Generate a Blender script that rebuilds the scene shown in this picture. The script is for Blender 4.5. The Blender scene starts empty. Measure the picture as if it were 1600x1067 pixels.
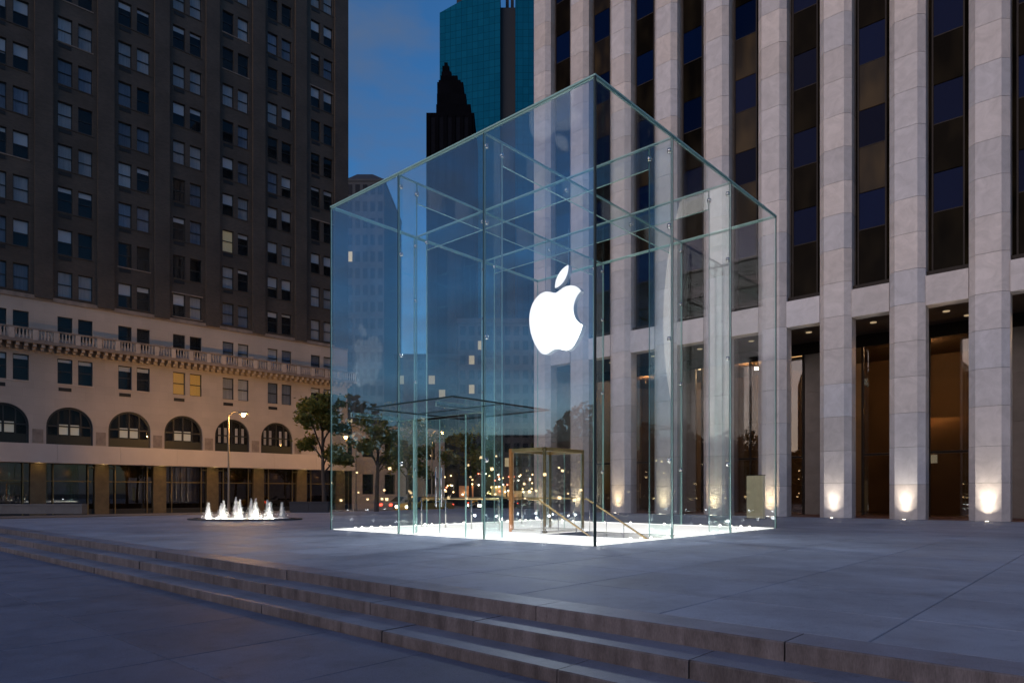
import bpy, math, random
from mathutils import Vector, Matrix
R = random.Random(7)
rad = math.radians
sc = bpy.context.scene
col = sc.collection

# ------------------------------------------------------------------ camera
# 24 mm shift lens held level: verticals stay upright, horizon low in the frame
CAM_H = 1.10                       # eye above the upper plaza
cd = bpy.data.cameras.new('camera'); cam = bpy.data.objects.new('camera', cd); col.objects.link(cam)
cd.sensor_width = 36.0; cd.lens = 24.0; cd.shift_y = 0.148; cd.clip_start = 0.1; cd.clip_end = 4000
cam.location = (0, 0, CAM_H); cam.rotation_euler = (rad(90), 0, 0)
sc.camera = cam

# ------------------------------------------------------------------ sky, dusk glow, exposure
SUN_AZ = rad(222.2)                # west, behind the camera to the left
SUN_EL = rad(3.0)
w = bpy.data.worlds.new('World'); sc.world = w; w.use_nodes = True
nt = w.node_tree; nt.nodes.clear()
out = nt.nodes.new('ShaderNodeOutputWorld'); bg = nt.nodes.new('ShaderNodeBackground')
sky = nt.nodes.new('ShaderNodeTexSky'); sky.sky_type = 'NISHITA'; sky.sun_disc = False
sky.sun_elevation = SUN_EL; sky.sun_rotation = SUN_AZ; sky.altitude = 0
sky.air_density = 1.0; sky.dust_density = 0.6; sky.ozone_density = 4.2
bg.inputs['Strength'].default_value = 0.1
tcw = nt.nodes.new('ShaderNodeTexCoord'); mpw = nt.nodes.new('ShaderNodeMapping'); mpw.inputs['Scale'].default_value = (2.2, 2.2, 6.0)
now = nt.nodes.new('ShaderNodeTexNoise'); now.inputs['Scale'].default_value = 3.2; now.inputs['Detail'].default_value = 6; now.inputs['Roughness'].default_value = .55
mrw = nt.nodes.new('ShaderNodeMapRange'); mrw.inputs[1].default_value = .38; mrw.inputs[2].default_value = .68; mrw.inputs[3].default_value = 0.0; mrw.inputs[4].default_value = .75
mxw = nt.nodes.new('ShaderNodeMix'); mxw.data_type = 'RGBA'; mxw.inputs[7].default_value = (.27, .41, .70, 1)      # thin even dusk cloud
nt.links.new(tcw.outputs['Generated'], mpw.inputs[0]); nt.links.new(mpw.outputs[0], now.inputs['Vector']); nt.links.new(now.outputs[0], mrw.inputs[0])
nt.links.new(mrw.outputs[0], mxw.inputs[0]); nt.links.new(sky.outputs[0], mxw.inputs[6]); nt.links.new(mxw.outputs[2], bg.inputs[0]); nt.links.new(bg.outputs[0], out.inputs[0])

sl = bpy.data.lights.new('sun', 'SUN'); sun = bpy.data.objects.new('sun', sl); col.objects.link(sun)
sl.energy = 0.45; sl.angle = rad(58); sl.color = (1.0, 0.74, 0.64)
sun.rotation_euler = (-Vector((math.sin(SUN_AZ)*math.cos(rad(12)), math.cos(SUN_AZ)*math.cos(rad(12)), math.sin(rad(12))))).to_track_quat('-Z', 'Y').to_euler()

sc.view_settings.view_transform = 'Standard'; sc.view_settings.look = 'None'
sc.view_settings.exposure = 1.8; sc.view_settings.gamma = 1.0; sc.view_settings.use_curve_mapping = False
sc.render.engine = 'CYCLES'
cy = sc.cycles
cy.use_denoising = True
cy.max_bounces = 10; cy.transparent_max_bounces = 40; cy.glossy_bounces = 6; cy.diffuse_bounces = 3
cy.sample_clamp_indirect = 4.0; cy.caustics_reflective = False; cy.caustics_refractive = False

# ------------------------------------------------------------------ helpers
A1 = rad(47.8)                                            # plaza grid: a runs along E1, b along E2
E1 = Vector((math.cos(A1), math.sin(A1), 0)); E2 = Vector((-math.sin(A1), math.cos(A1), 0))
def ab(a, b, z=0.0): return E1*a + E2*b + Vector((0, 0, z))
def at(u, v, Y):                                          # a photo pixel at depth Y
    return Vector(((u-800)/1067*Y, Y, CAM_H+(770-v)/1067*Y))

def mat(name, color, rough=0.6, metal=0.0, spec=0.5, var=0.0, scale=3.0, bump=0.0, bscale=40.0, rand=0.0,
        color2=None, emit=None, estr=0.0, stretch=None, rvar=0.0, dist=0.0, stain=0.0, speck=0.0, hue=0.0):
    m = bpy.data.materials.new(name); m.use_nodes = True
    n = m.node_tree.nodes; l = m.node_tree.links; p = n['Principled BSDF']
    p.inputs['Roughness'].default_value = rough; p.inputs['Metallic'].default_value = metal
    p.inputs['Specular IOR Level'].default_value = spec
    c = (*color, 1)
    p.inputs['Base Color'].default_value = c
    tc = None
    def coords():
        nonlocal tc
        if tc is None:
            t = n.new('ShaderNodeTexCoord'); o = n.new('ShaderNodeObjectInfo')
            ad = n.new('ShaderNodeVectorMath'); ad.operation = 'ADD'
            sclr = n.new('ShaderNodeVectorMath'); sclr.operation = 'SCALE'; sclr.inputs['Scale'].default_value = 37.0
            cmb = n.new('ShaderNodeCombineXYZ')
            l.new(o.outputs['Random'], cmb.inputs[0]); l.new(o.outputs['Random'], cmb.inputs[2])
            l.new(cmb.outputs[0], sclr.inputs[0])
            l.new(t.outputs['Object'], ad.inputs[0]); l.new(sclr.outputs[0], ad.inputs[1])
            mp = n.new('ShaderNodeMapping'); l.new(ad.outputs[0], mp.inputs[0])
            if stretch: mp.inputs['Scale'].default_value = stretch
            tc = mp
        return tc.outputs[0]
    src = None
    if var > 0 or color2:
        no = n.new('ShaderNodeTexNoise'); no.inputs['Scale'].default_value = scale; no.inputs['Detail'].default_value = 7
        no.inputs['Roughness'].default_value = 0.62; no.inputs['Distortion'].default_value = dist
        l.new(coords(), no.inputs['Vector'])
        rp = n.new('ShaderNodeValToRGB'); rp.color_ramp.elements[0].position = 0.32; rp.color_ramp.elements[1].position = 0.70
        c2 = color2 or tuple(min(1, x*(1+var)) for x in color)
        c1 = color if color2 else tuple(x*(1-var) for x in color)
        rp.color_ramp.elements[0].color = (*c1, 1); rp.color_ramp.elements[1].color = (*c2, 1)
        l.new(no.outputs[0], rp.inputs[0]); src = rp.outputs[0]
        if rvar > 0:
            mr = n.new('ShaderNodeMapRange'); mr.inputs[1].default_value = 0.3; mr.inputs[2].default_value = 0.7
            mr.inputs[3].default_value = max(0.02, rough-rvar); mr.inputs[4].default_value = min(1, rough+rvar)
            l.new(no.outputs[0], mr.inputs[0]); l.new(mr.outputs[0], p.inputs['Roughness'])
    if rand > 0:
        o = n.new('ShaderNodeObjectInfo'); mr = n.new('ShaderNodeMapRange')
        mr.inputs[3].default_value = 1-rand; mr.inputs[4].default_value = 1+rand
        l.new(o.outputs['Random'], mr.inputs[0])
        mx = n.new('ShaderNodeVectorMath'); mx.operation = 'SCALE'
        if src: l.new(src, mx.inputs[0])
        else: mx.inputs[0].default_value = color
        l.new(mr.outputs[0], mx.inputs['Scale']); src = mx.outputs[0]
    def mult(fac_out):
        nonlocal src
        mx = n.new('ShaderNodeVectorMath'); mx.operation = 'SCALE'
        if src: l.new(src, mx.inputs[0])
        else: mx.inputs[0].default_value = color
        l.new(fac_out, mx.inputs['Scale']); src = mx.outputs[0]
    if stain > 0:                                         # worn and stained patches that run on from slab to slab
        ge = n.new('ShaderNodeNewGeometry')
        for sc_, lo, hi, amt in ((.32, .42, .62, stain), (1.7, .50, .66, stain*.7), (6.5, .60, .68, stain*.9)):
            ns = n.new('ShaderNodeTexNoise'); ns.inputs['Scale'].default_value = sc_; ns.inputs['Detail'].default_value = 9; ns.inputs['Roughness'].default_value = .68
            l.new(ge.outputs['Position'], ns.inputs['Vector'])
            mr = n.new('ShaderNodeMapRange'); mr.inputs[1].default_value = lo; mr.inputs[2].default_value = hi; mr.inputs[3].default_value = 1.0+amt*.35; mr.inputs[4].default_value = 1.0-amt
            l.new(ns.outputs[0], mr.inputs[0]); mult(mr.outputs[0])
    if hue > 0:                                           # piece to piece: some warmer, some cooler
        o = n.new('ShaderNodeObjectInfo'); m1 = n.new('ShaderNodeMath'); m1.operation = 'MULTIPLY'; m1.inputs[1].default_value = 7.31; l.new(o.outputs['Random'], m1.inputs[0])
        m2 = n.new('ShaderNodeMath'); m2.operation = 'FRACT'; l.new(m1.outputs[0], m2.inputs[0])
        rp = n.new('ShaderNodeValToRGB'); rp.color_ramp.elements[0].color = (1.0,1.0-hue*.5,1.0-hue,1); rp.color_ramp.elements[1].color = (1.0-hue,1.0-hue*.6,1.0,1)
        l.new(m2.outputs[0], rp.inputs[0]); vm = n.new('ShaderNodeVectorMath'); vm.operation = 'MULTIPLY'; l.new(src, vm.inputs[0]); l.new(rp.outputs[0], vm.inputs[1]); src = vm.outputs[0]
    if speck > 0:
        ns = n.new('ShaderNodeTexNoise'); ns.inputs['Scale'].default_value = 140; ns.inputs['Detail'].default_value = 2; l.new(coords(), ns.inputs['Vector'])
        mr = n.new('ShaderNodeMapRange'); mr.inputs[1].default_value = .35; mr.inputs[2].default_value = .65; mr.inputs[3].default_value = 1-speck; mr.inputs[4].default_value = 1+speck
        l.new(ns.outputs[0], mr.inputs[0]); mult(mr.outputs[0])
    if src: l.new(src, p.inputs['Base Color'])
    if bump > 0:
        nb = n.new('ShaderNodeTexNoise'); nb.inputs['Scale'].default_value = bscale; nb.inputs['Detail'].default_value = 4
        l.new(coords(), nb.inputs['Vector'])
        bp = n.new('ShaderNodeBump'); bp.inputs['Strength'].default_value = bump; bp.inputs['Distance'].default_value = 0.02
        l.new(nb.outputs[0], bp.inputs['Height']); l.new(bp.outputs[0], p.inputs['Normal'])
    if emit:
        p.inputs['Emission Color'].default_value = (*emit, 1); p.inputs['Emission Strength'].default_value = estr
    return m

def glass(name, tint, f0=0.05, rough=0.0, gcol=(1, 1, 1), fmax=1.0):
    """Clear architectural glass: Schlick mix of straight-through and mirror."""
    m = bpy.data.materials.new(name); m.use_nodes = True
    n = m.node_tree.nodes; l = m.node_tree.links; n.clear()
    o = n.new('ShaderNodeOutputMaterial'); mx = n.new('ShaderNodeMixShader')
    tr = n.new('ShaderNodeBsdfTransparent'); tr.inputs[0].default_value = (*tint, 1)
    gl = n.new('ShaderNodeBsdfGlossy'); gl.inputs['Roughness'].default_value = rough; gl.inputs[0].default_value = (*gcol, 1)
    lw = n.new('ShaderNodeLayerWeight'); lw.inputs[0].default_value = 0.5
    pw = n.new('ShaderNodeMath'); pw.operation = 'POWER'; pw.inputs[1].default_value = 5.0
    mr = n.new('ShaderNodeMapRange'); mr.inputs[3].default_value = f0; mr.inputs[4].default_value = fmax
    l.new(lw.outputs['Facing'], pw.inputs[0]); l.new(pw.outputs[0], mr.inputs[0]); l.new(mr.outputs[0], mx.inputs[0])
    l.new(tr.outputs[0], mx.inputs[1]); l.new(gl.outputs[0], mx.inputs[2]); l.new(mx.outputs[0], o.inputs[0])
    return m

def emis(name, color, strength):
    return mat(name, tuple(min(.8, c) for c in color), 0.5, emit=color, estr=strength)

class MB:
    def __init__(s): s.v = []; s.f = []; s.mi = []
    def box(s, x0, x1, y0, y1, z0, z1, mi=0, edge=None, axis=None):
        i = len(s.v)
        s.v += [(x0,y0,z0),(x1,y0,z0),(x1,y1,z0),(x0,y1,z0),(x0,y0,z1),(x1,y0,z1),(x1,y1,z1),(x0,y1,z1)]
        fs = [((0,3,2,1),2),((4,5,6,7),2),((0,1,5,4),1),((2,3,7,6),1),((1,2,6,5),0),((3,0,4,7),0)]
        for f, ax in fs:
            s.f.append(tuple(i+k for k in f)); s.mi.append(mi if (edge is None or ax == axis) else edge)
        return s
    def prism(s, poly, z0, z1, mi=0):                    # poly in x,y counter-clockwise
        i = len(s.v); k = len(poly)
        s.v += [(x,y,z0) for x,y in poly] + [(x,y,z1) for x,y in poly]
        s.f.append(tuple(i+j for j in reversed(range(k)))); s.f.append(tuple(i+k+j for j in range(k))); s.mi += [mi, mi]
        for j in range(k):
            s.f.append((i+j, i+(j+1)%k, i+k+(j+1)%k, i+k+j)); s.mi.append(mi)
        return s
    def tube(s, pts, radii, n=8, cap=True, mi=0):
        pts = [Vector(p) for p in pts]
        if not hasattr(radii, '__len__'): radii = [radii]*len(pts)
        i0 = len(s.v)
        for k, p in enumerate(pts):
            d = (pts[min(k+1, len(pts)-1)]-pts[max(k-1, 0)]).normalized()
            up = Vector((0,0,1)) if abs(d.z) < .9 else Vector((1,0,0))
            x = d.cross(up).normalized(); y = x.cross(d).normalized()
            for j in range(n):
                t = 2*math.pi*j/n; q = p+(x*math.cos(t)+y*math.sin(t))*radii[k]; s.v.append(tuple(q))
        for k in range(len(pts)-1):
            for j in range(n):
                a = i0+k*n+j; b = i0+k*n+(j+1)%n
                s.f.append((a, b, b+n, a+n)); s.mi.append(mi)
        if cap:
            s.f.append(tuple(i0+j for j in reversed(range(n)))); s.f.append(tuple(i0+(len(pts)-1)*n+j for j in range(n))); s.mi += [mi, mi]
        return s
    def quad(s, a, b, c, d, mi=0):
        i = len(s.v); s.v += [tuple(a), tuple(b), tuple(c), tuple(d)]; s.f.append((i,i+1,i+2,i+3)); s.mi.append(mi); return s
    def lathe(s, prof, n=16, c=(0,0,0), mi=0):           # prof: (r, z) bottom to top
        i0 = len(s.v)
        for r, z in prof:
            for j in range(n):
                t = 2*math.pi*j/n; s.v.append((c[0]+r*math.cos(t), c[1]+r*math.sin(t), c[2]+z))
        for k in range(len(prof)-1):
            for j in range(n):
                a = i0+k*n+j; b = i0+k*n+(j+1)%n; s.f.append((a, b, b+n, a+n)); s.mi.append(mi)
        s.f.append(tuple(i0+j for j in reversed(range(n)))); s.f.append(tuple(i0+(len(prof)-1)*n+j for j in range(n))); s.mi += [mi, mi]
        return s
    def mesh(s, name, mats, smooth=False):
        me = bpy.data.meshes.new(name); me.from_pydata(s.v, [], s.f)
        for m in (mats if isinstance(mats, (list, tuple)) else [mats]): me.materials.append(m)
        if any(s.mi): me.polygons.foreach_set('material_index', s.mi)
        if smooth: me.polygons.foreach_set('use_smooth', [True]*len(me.polygons))
        me.update(); return me
    def build(s, name, mats, parent=None, loc=(0,0,0), rz=0, smooth=False):
        return obj(name, s.mesh(name, mats, smooth), parent, loc, rz)
def obj(name, me, parent=None, loc=(0,0,0), rz=0):
    o = bpy.data.objects.new(name, me); col.objects.link(o); o.parent = parent
    o.location = loc; o.rotation_euler = (0, 0, rz); return o
def tag(o, label=None, cat=None, group=None, kind=None):
    if label: o['label'] = label
    if cat: o['category'] = cat
    if group: o['group'] = group
    if kind: o['kind'] = kind
    return o
def thing(name, label, cat, loc=(0,0,0), rz=0, group=None):
    return tag(obj(name, None, None, loc, rz), label, cat, group)
_bc = {}
def boxmesh(name, x0, x1, y0, y1, z0, z1, m):            # cached: alike pieces share mesh data
    k = (name, round(x0,4), round(x1,4), round(y0,4), round(y1,4), round(z0,4), round(z1,4), m.name)
    if k not in _bc: _bc[k] = MB().box(x0,x1,y0,y1,z0,z1).mesh(name, m)
    return _bc[k]
def ordinal(k): return ('first','second','third','fourth','fifth','sixth','seventh','eighth','ninth','tenth','eleventh','twelfth')[k]
def plight(name, parent, loc, power, color, radius=0.1):
    d = bpy.data.lights.new(name, 'POINT'); d.energy = power; d.color = color; d.shadow_soft_size = radius
    return obj(name, d, parent, loc)

# ------------------------------------------------------------------ materials
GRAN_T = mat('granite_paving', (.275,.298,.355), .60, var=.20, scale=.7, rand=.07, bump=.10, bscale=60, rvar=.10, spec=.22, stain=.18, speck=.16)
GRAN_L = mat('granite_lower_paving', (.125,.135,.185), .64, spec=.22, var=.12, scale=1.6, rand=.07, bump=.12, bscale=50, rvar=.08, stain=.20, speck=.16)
STEP = mat('granite_step', (.085,.068,.063), .62, color2=(.20,.17,.165), scale=6, rand=.12, bump=.25, bscale=35, stretch=(1,1,.22), stain=.2, speck=.15)  # brown partly stands in for warm western light on the risers; streaks are stains
TREAD = mat('granite_tread_sky_tint', (.175,.185,.235), .5, var=.14, scale=2.2, rand=.07, bump=.15, bscale=50, stain=.22, speck=.15)  # blue tint puts the sky reflected by the treads into the colour
JOINT = mat('dark_joint', (.035,.035,.04), .9)
ASPH = mat('asphalt', (.045,.045,.05), .75, var=.25, scale=4, bump=.3, bscale=90)
SIDEW = mat('sidewalk_concrete', (.20,.19,.18), .8, var=.15, scale=1.2, bump=.2)
GROUND = mat('ground_earth', (.08,.08,.075), .9, var=.2, scale=.2)
MARB = mat('white_marble', (.51,.485,.475), .45, color2=(.655,.62,.61), scale=1.4, hue=.09, stain=.05, rand=.10, bump=.03, bscale=20, dist=1.6)
MARBJ = mat('marble_backing', (.22,.21,.20), .8)
BRONZE = mat('dark_bronze_frame', (.016,.011,.008), .5, spec=.2)
SPAND = mat('spandrel_glass_sky_tint', (.0015,.007,.034), .06, spec=.03, rand=.45, bump=.015, bscale=1.2)  # black glass whose blue base stands in for the mirrored sky
VISION = mat('bronze_vision_glass', (.004,.003,.002), .06, spec=.015, rand=.5)
VISLIT = mat('bronze_glass_dimly_lit', (.010,.007,.004), .12, spec=.08, bump=.015, bscale=1.2)
def lit_interior(m, c, strength):                        # uneven office light behind bronze glass
    n = m.node_tree.nodes; l = m.node_tree.links; p = n['Principled BSDF']
    t = n.new('ShaderNodeTexCoord'); o = n.new('ShaderNodeObjectInfo'); ad = n.new('ShaderNodeVectorMath'); ad.operation = 'ADD'
    cm = n.new('ShaderNodeCombineXYZ'); mu = n.new('ShaderNodeMath'); mu.operation = 'MULTIPLY'; mu.inputs[1].default_value = 53.0
    l.new(o.outputs['Random'], mu.inputs[0]); l.new(mu.outputs[0], cm.inputs[0]); l.new(mu.outputs[0], cm.inputs[2]); l.new(t.outputs['Object'], ad.inputs[0]); l.new(cm.outputs[0], ad.inputs[1])
    mp = n.new('ShaderNodeMapping'); mp.inputs['Scale'].default_value = (1.6,1.0,.7); l.new(ad.outputs[0], mp.inputs[0])
    no = n.new('ShaderNodeTexNoise'); no.inputs['Scale'].default_value = .8; no.inputs['Detail'].default_value = 1.5; no.inputs['Roughness'].default_value = .5; l.new(mp.outputs[0], no.inputs['Vector'])
    mr = n.new('ShaderNodeMapRange'); mr.inputs[1].default_value = .42; mr.inputs[2].default_value = .72; mr.inputs[3].default_value = strength*.10; mr.inputs[4].default_value = strength
    l.new(no.outputs[0], mr.inputs[0]); p.inputs['Emission Color'].default_value = (*c,1); l.new(mr.outputs[0], p.inputs['Emission Strength'])
lit_interior(VISLIT, (1.0,.56,.20), .006); lit_interior(VISION, (.9,.6,.32), .0016)
SOFFIT = mat('arcade_soffit', (.10,.075,.055), .7, var=.1)
LOBBY = mat('lobby_travertine', (.23,.165,.115), .5, var=.2, scale=.8, rand=.1)
LOBBYG = mat('lobby_grey_marble', (.25,.21,.18), .4, var=.2, scale=1.0, rand=.12)
AMBER = emis('amber_lit_wall', (1.0,.47,.13), .06)
REDST = mat('red_granite_threshold', (.17,.07,.045), .5, var=.2)
LOBGL = glass('lobby_glass', (.62,.55,.47), .06)
CGL = glass('clear_cube_glass', (.985,.995,.995), .07, gcol=(.96,.99,1))
WESTG = glass('west_face_glass', (.985,.995,.995), .15, gcol=(.97,.98,1))
RGL = glass('roof_glass', (.985,.995,.995), .018, fmax=.24)
NGL = glass('rear_glass', (.985,.995,.995), .019, fmax=.7, gcol=(.96,.99,1))
FIN = glass('green_fin_glass', (.93,.985,.975), .075, gcol=(.90,1,.98))
GEDGE = mat('green_glass_edge', (.40,.66,.58), .25, spec=.6)
SEAM = mat('dark_silicone_seam', (.012,.034,.030), .35)
STEEL = mat('polished_steel', (.72,.70,.66), .18, metal=1.0)
BRASS = mat('brushed_brass', (.62,.44,.20), .32, metal=1.0)
COPPER = mat('copper_clad', (.70,.30,.10), .38, metal=.7)
CANGL = glass('canopy_glass', (.965,.98,.975), .04, fmax=.28)
EMBLEM = emis('white_illuminated_acrylic', (1.0,.99,.96), .315)
EMBSIDE = mat('white_emblem_side', (.75,.75,.75), .4)
LFLOOR = emis('lit_frosted_glass_floor', (1.0,.95,.86), .28)
LSTRIP = emis('floor_light_strip', (1.0,.96,.88), .5)
ELAMP = emis('edge_lamp', (1.0,.93,.78), 2.2)
WHITE = mat('white_plaster', (.72,.71,.69), .6)
BRICK = None
OLIVE = mat('olive_bronze', (.20,.155,.07), .4, metal=.5, var=.3, scale=2)

# ------------------------------------------------------------------ ground, street, lower plaza, steps, upper plaza
def sheet(name, pts, z, m, th=None):
    mb = MB(); mb.f.append(tuple(range(len(pts)))); mb.mi.append(0); mb.v = [(p[0], p[1], z) for p in pts]
    return tag(mb.build(name, m), kind='structure')
CA, CB, CL = 11.64, 8.23, 9.75                        # glass cube: near corner and side
WELL = (2.75, 4.15, .5, 3.2)                          # stairwell inside the cube (a0,a1,b0,b1 from its corner)
_wd = (CL-.30)/8
sx0 = .15+math.floor((WELL[0]-.15)/_wd)*_wd; sx1 = .15+math.ceil((WELL[1]-.15)/_wd)*_wd
sy0 = .15+math.floor((WELL[2]-.15)/_wd)*_wd; sy1 = .15+math.ceil((WELL[3]-.15)/_wd)*_wd
hole = [ab(CA+sx0, CB+sy0), ab(CA+sx1, CB+sy0), ab(CA+sx1, CB+sy1), ab(CA+sx0, CB+sy1)]
gq = [ab(-1500,-1500), ab(1500,-1500), ab(1500,1500), ab(-1500,1500)]
mb = MB(); mb.v = [(p.x,p.y,-.72) for p in gq+hole]; mb.f = [(k,(k+1)%4,4+(k+1)%4,4+k) for k in range(4)]; mb.mi = [0]*4
tag(mb.build('ground', GROUND), kind='structure')
Z1, Z2, ZL = -.145, -.287, -.392
# lower plaza: slabs of 1.74 x 1.52 with open joints over a dark bed
lp = tag(MB().build('lower_plaza', JOINT), kind='structure')
mb = MB(); q = [ab(-30,-30), ab(4.3,-30), ab(4.3,60), ab(-30,60)]
mb.v = [(p.x,p.y,ZL-.03) for p in q]; mb.f = [(0,1,2,3)]; mb.mi = [0]
lp.data = mb.mesh('lower_plaza', JOINT); lp.name = 'lower_plaza'
rest = MB()
g = .010
def slab_poly(a0, a1, b0, b1): return [ab(a0,b0), ab(a1,b0), ab(a1,b1), ab(a0,b1)]
def add_slab(mb, a0, a1, b0, b1, zt, th=.05):
    p = slab_poly(a0+g/2, a1-g/2, b0+g/2, b1-g/2); mb.prism([(v.x, v.y) for v in p], zt-th, zt)
def slab_obj(parent, a0, a1, b0, b1, zt, m, th=.05, bev=.006):
    """one slab, its top edge eased"""
    wa, wb = (a1-a0-g)/2, (b1-b0-g)/2
    key = ('slab', round(wa,4), round(wb,4), m.name)
    if key not in _bc:
        mb = MB(); lv = [(wa,wb,-th),(wa,wb,-bev),(wa-bev,wb-bev,0)]
        for x, y, z in lv: mb.v += [(-x,-y,z),(x,-y,z),(x,y,z),(-x,y,z)]
        for k in (0,4):
            for j in range(4): mb.f.append((k+j, k+(j+1)%4, k+4+(j+1)%4, k+4+j)); mb.mi.append(0)
        mb.f.append((8,9,10,11)); mb.mi.append(0)
        _bc[key] = mb.mesh('paving_slab', m)
    o = obj('paving_slab', _bc[key], parent, ab((a0+a1)/2, (b0+b1)/2, zt), A1)
    return o
AL = [4.22-.02, 2.48]
while AL[-1] > -12: AL.append(AL[-1]-1.74)
for i in range(len(AL)-1):
    a1, a0 = AL[i], AL[i+1]
    for k in range(-6, 22):
        b0 = 4.90+1.53*k; b1 = b0+1.53
        c = ab((a0+a1)/2, (b0+b1)/2)
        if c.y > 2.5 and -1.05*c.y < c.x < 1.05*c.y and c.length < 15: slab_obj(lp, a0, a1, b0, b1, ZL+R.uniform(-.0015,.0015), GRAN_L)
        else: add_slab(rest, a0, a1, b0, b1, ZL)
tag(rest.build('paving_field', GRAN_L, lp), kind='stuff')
# three granite steps along E2, each a row of separate blocks
AE = [5.10, 4.67, 4.22]; ZT = [0.0, Z1, Z2]; ZB = [Z1, Z2, ZL]
st = tag(obj('granite_steps', None), 'three long brown granite steps rising to the plaza', 'steps', kind='structure')
for i in range(3):
    a_f = AE[i]; a_b = a_f+(.50 if i else .42)
    cuts = [-14]; 
    base = {0:[1.9,4.31,6.6,9.0], 1:[2.45,4.75,6.42], 2:[1.2,3.35,5.6,8.05]}[i]
    x = base[0]-8.8
    cuts = []
    while x < base[0]-.5: cuts.append(x); x += 2.2
    cuts += base; x = base[-1]
    while x < 40: x += R.choice((1.75,2.2,2.4)); cuts.append(x)
    for j in range(len(cuts)-1):
        b0, b1 = cuts[j]+.006, cuts[j+1]-.006
        dz = R.uniform(-.003,.003); da = R.uniform(-.006,.006)
        mb = MB(); L = b1-b0; D_ = a_b-a_f; H = ZT[i]-ZB[i]+.02; e = .012
        prof = [(0,-H),(0,-e),(e*.4,-e*.4),(e,0),(D_,0),(D_,-H)]
        k = len(prof)
        mb.v = [(pa, 0, pz) for pa, pz in prof]+[(pa, L, pz) for pa, pz in prof]
        mb.f.append(tuple(range(k))); mb.f.append(tuple(reversed(range(k,2*k)))); mb.mi += [0,0]
        for q_ in range(k):
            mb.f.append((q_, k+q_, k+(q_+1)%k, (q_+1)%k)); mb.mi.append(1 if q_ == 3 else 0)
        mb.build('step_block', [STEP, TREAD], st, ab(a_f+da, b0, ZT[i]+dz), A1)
tag(MB().prism([(v.x,v.y) for v in (ab(4.3,-20), ab(5.3,-20), ab(5.3,40), ab(4.3,40))], -.70, ZL+.004).build('step_core', JOINT, st))
# upper plaza
PB1 = 35.5                                            # far edge towards the street
up = tag(obj('upper_plaza', None), kind='structure')
mb = MB(); q = [ab(5.3,-32), ab(60,-32), ab(60,PB1), ab(5.3,PB1)]
for a0, a1, b0, b1 in ((5.3,CA+sx0,-32,PB1),(CA+sx1,60,-32,PB1),(CA+sx0,CA+sx1,-32,CB+sy0),(CA+sx0,CA+sx1,CB+sy1,PB1)):
    mb.prism([(v.x,v.y) for v in (ab(a0,b0), ab(a1,b0), ab(a1,b1), ab(a0,b1))], -.70, -.03)
mb.build('plaza_bed', JOINT, up)
rest = MB()
AU = [5.53, 6.75]
while AU[-1] < 36: AU.append(AU[-1]+1.65)
k = 0
for i in range(len(AU)-1):
    a0, a1 = AU[i], AU[i+1]
    for k in range(-18, 20):
        b0 = 1.44+1.76*k; b1 = min(b0+1.76, PB1)
        if b0 >= PB1: continue
        c = ab((a0+a1)/2, (b0+b1)/2)
        if a0 > CA+.2 and a1 < CA+CL-.2 and b0 > CB+.2 and b1 < CB+CL-.2: continue
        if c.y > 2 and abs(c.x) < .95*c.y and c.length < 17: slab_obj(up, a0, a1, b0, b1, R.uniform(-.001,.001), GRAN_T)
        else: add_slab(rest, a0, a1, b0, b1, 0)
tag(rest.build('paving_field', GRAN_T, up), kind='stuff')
# street and far pavement beyond the plaza
sheet('street', [ab(-60,PB1+.1), ab(200,PB1+.1), ab(200,PB1+60), ab(-60,PB1+60)], -.62, ASPH)

# ------------------------------------------------------------------ the glass cube
cube = thing('glass_pavilion', 'tall clear glass cube pavilion standing on the plaza', 'pavilion', ab(CA, CB), A1)
T = CL/3; TH = .036; HZ = 9.75
def pane(x0, x1, y0, y1, z0, z1, axis, m=CGL, name='wall_pane', parent=None):
    return MB().box(x0,x1,y0,y1,z0,z1, 0, 1, axis).build(name, [m, GEDGE], parent or cube)
DOOR_H = 3.05
for k in range(3):
    y0, y1 = k*T+.012, (k+1)*T-.012
    if k == 1:                                                      # the entrance bay of the west face
        pane(0, TH, y0, y1, DOOR_H, HZ-.04, 0, m=WESTG)
        pane(0, TH, y0, y0+.62, .01, DOOR_H-.02, 0, name='side_light'); pane(0, TH, y1-.62, y1, .01, DOOR_H-.02, 0, name='side_light')
        for s, (d0, d1) in enumerate(((y0+.64, (y0+y1)/2-.005), ((y0+y1)/2+.005, y1-.64))):
            d = pane(.05, .05+.02, d0, d1, .03, DOOR_H-.06, 0, name='door')
            hy = d1-.10 if s == 0 else d0+.10
            MB().tube([(.02,hy,.75),(.02,hy,1.75)], .016).build('handle', STEEL, d, smooth=True)
    else: pane(0, TH, y0, y1, .01, HZ-.04, 0, m=WESTG)
    pane(CL-TH, CL, y0, y1, .01, HZ-.04, 0, m=NGL)
    pane(y0, y1, 0, TH, .01, HZ-.04, 1); pane(y0, y1, CL-TH, CL, .01, HZ-.04, 1, m=NGL)
for i in range(3):
    for j in range(3):
        pane(i*T+.012, (i+1)*T-.012, j*T+.012, (j+1)*T-.012, HZ-.036, HZ, 2, m=RGL, name='roof_pane')
FD = .62; FT = .05
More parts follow.
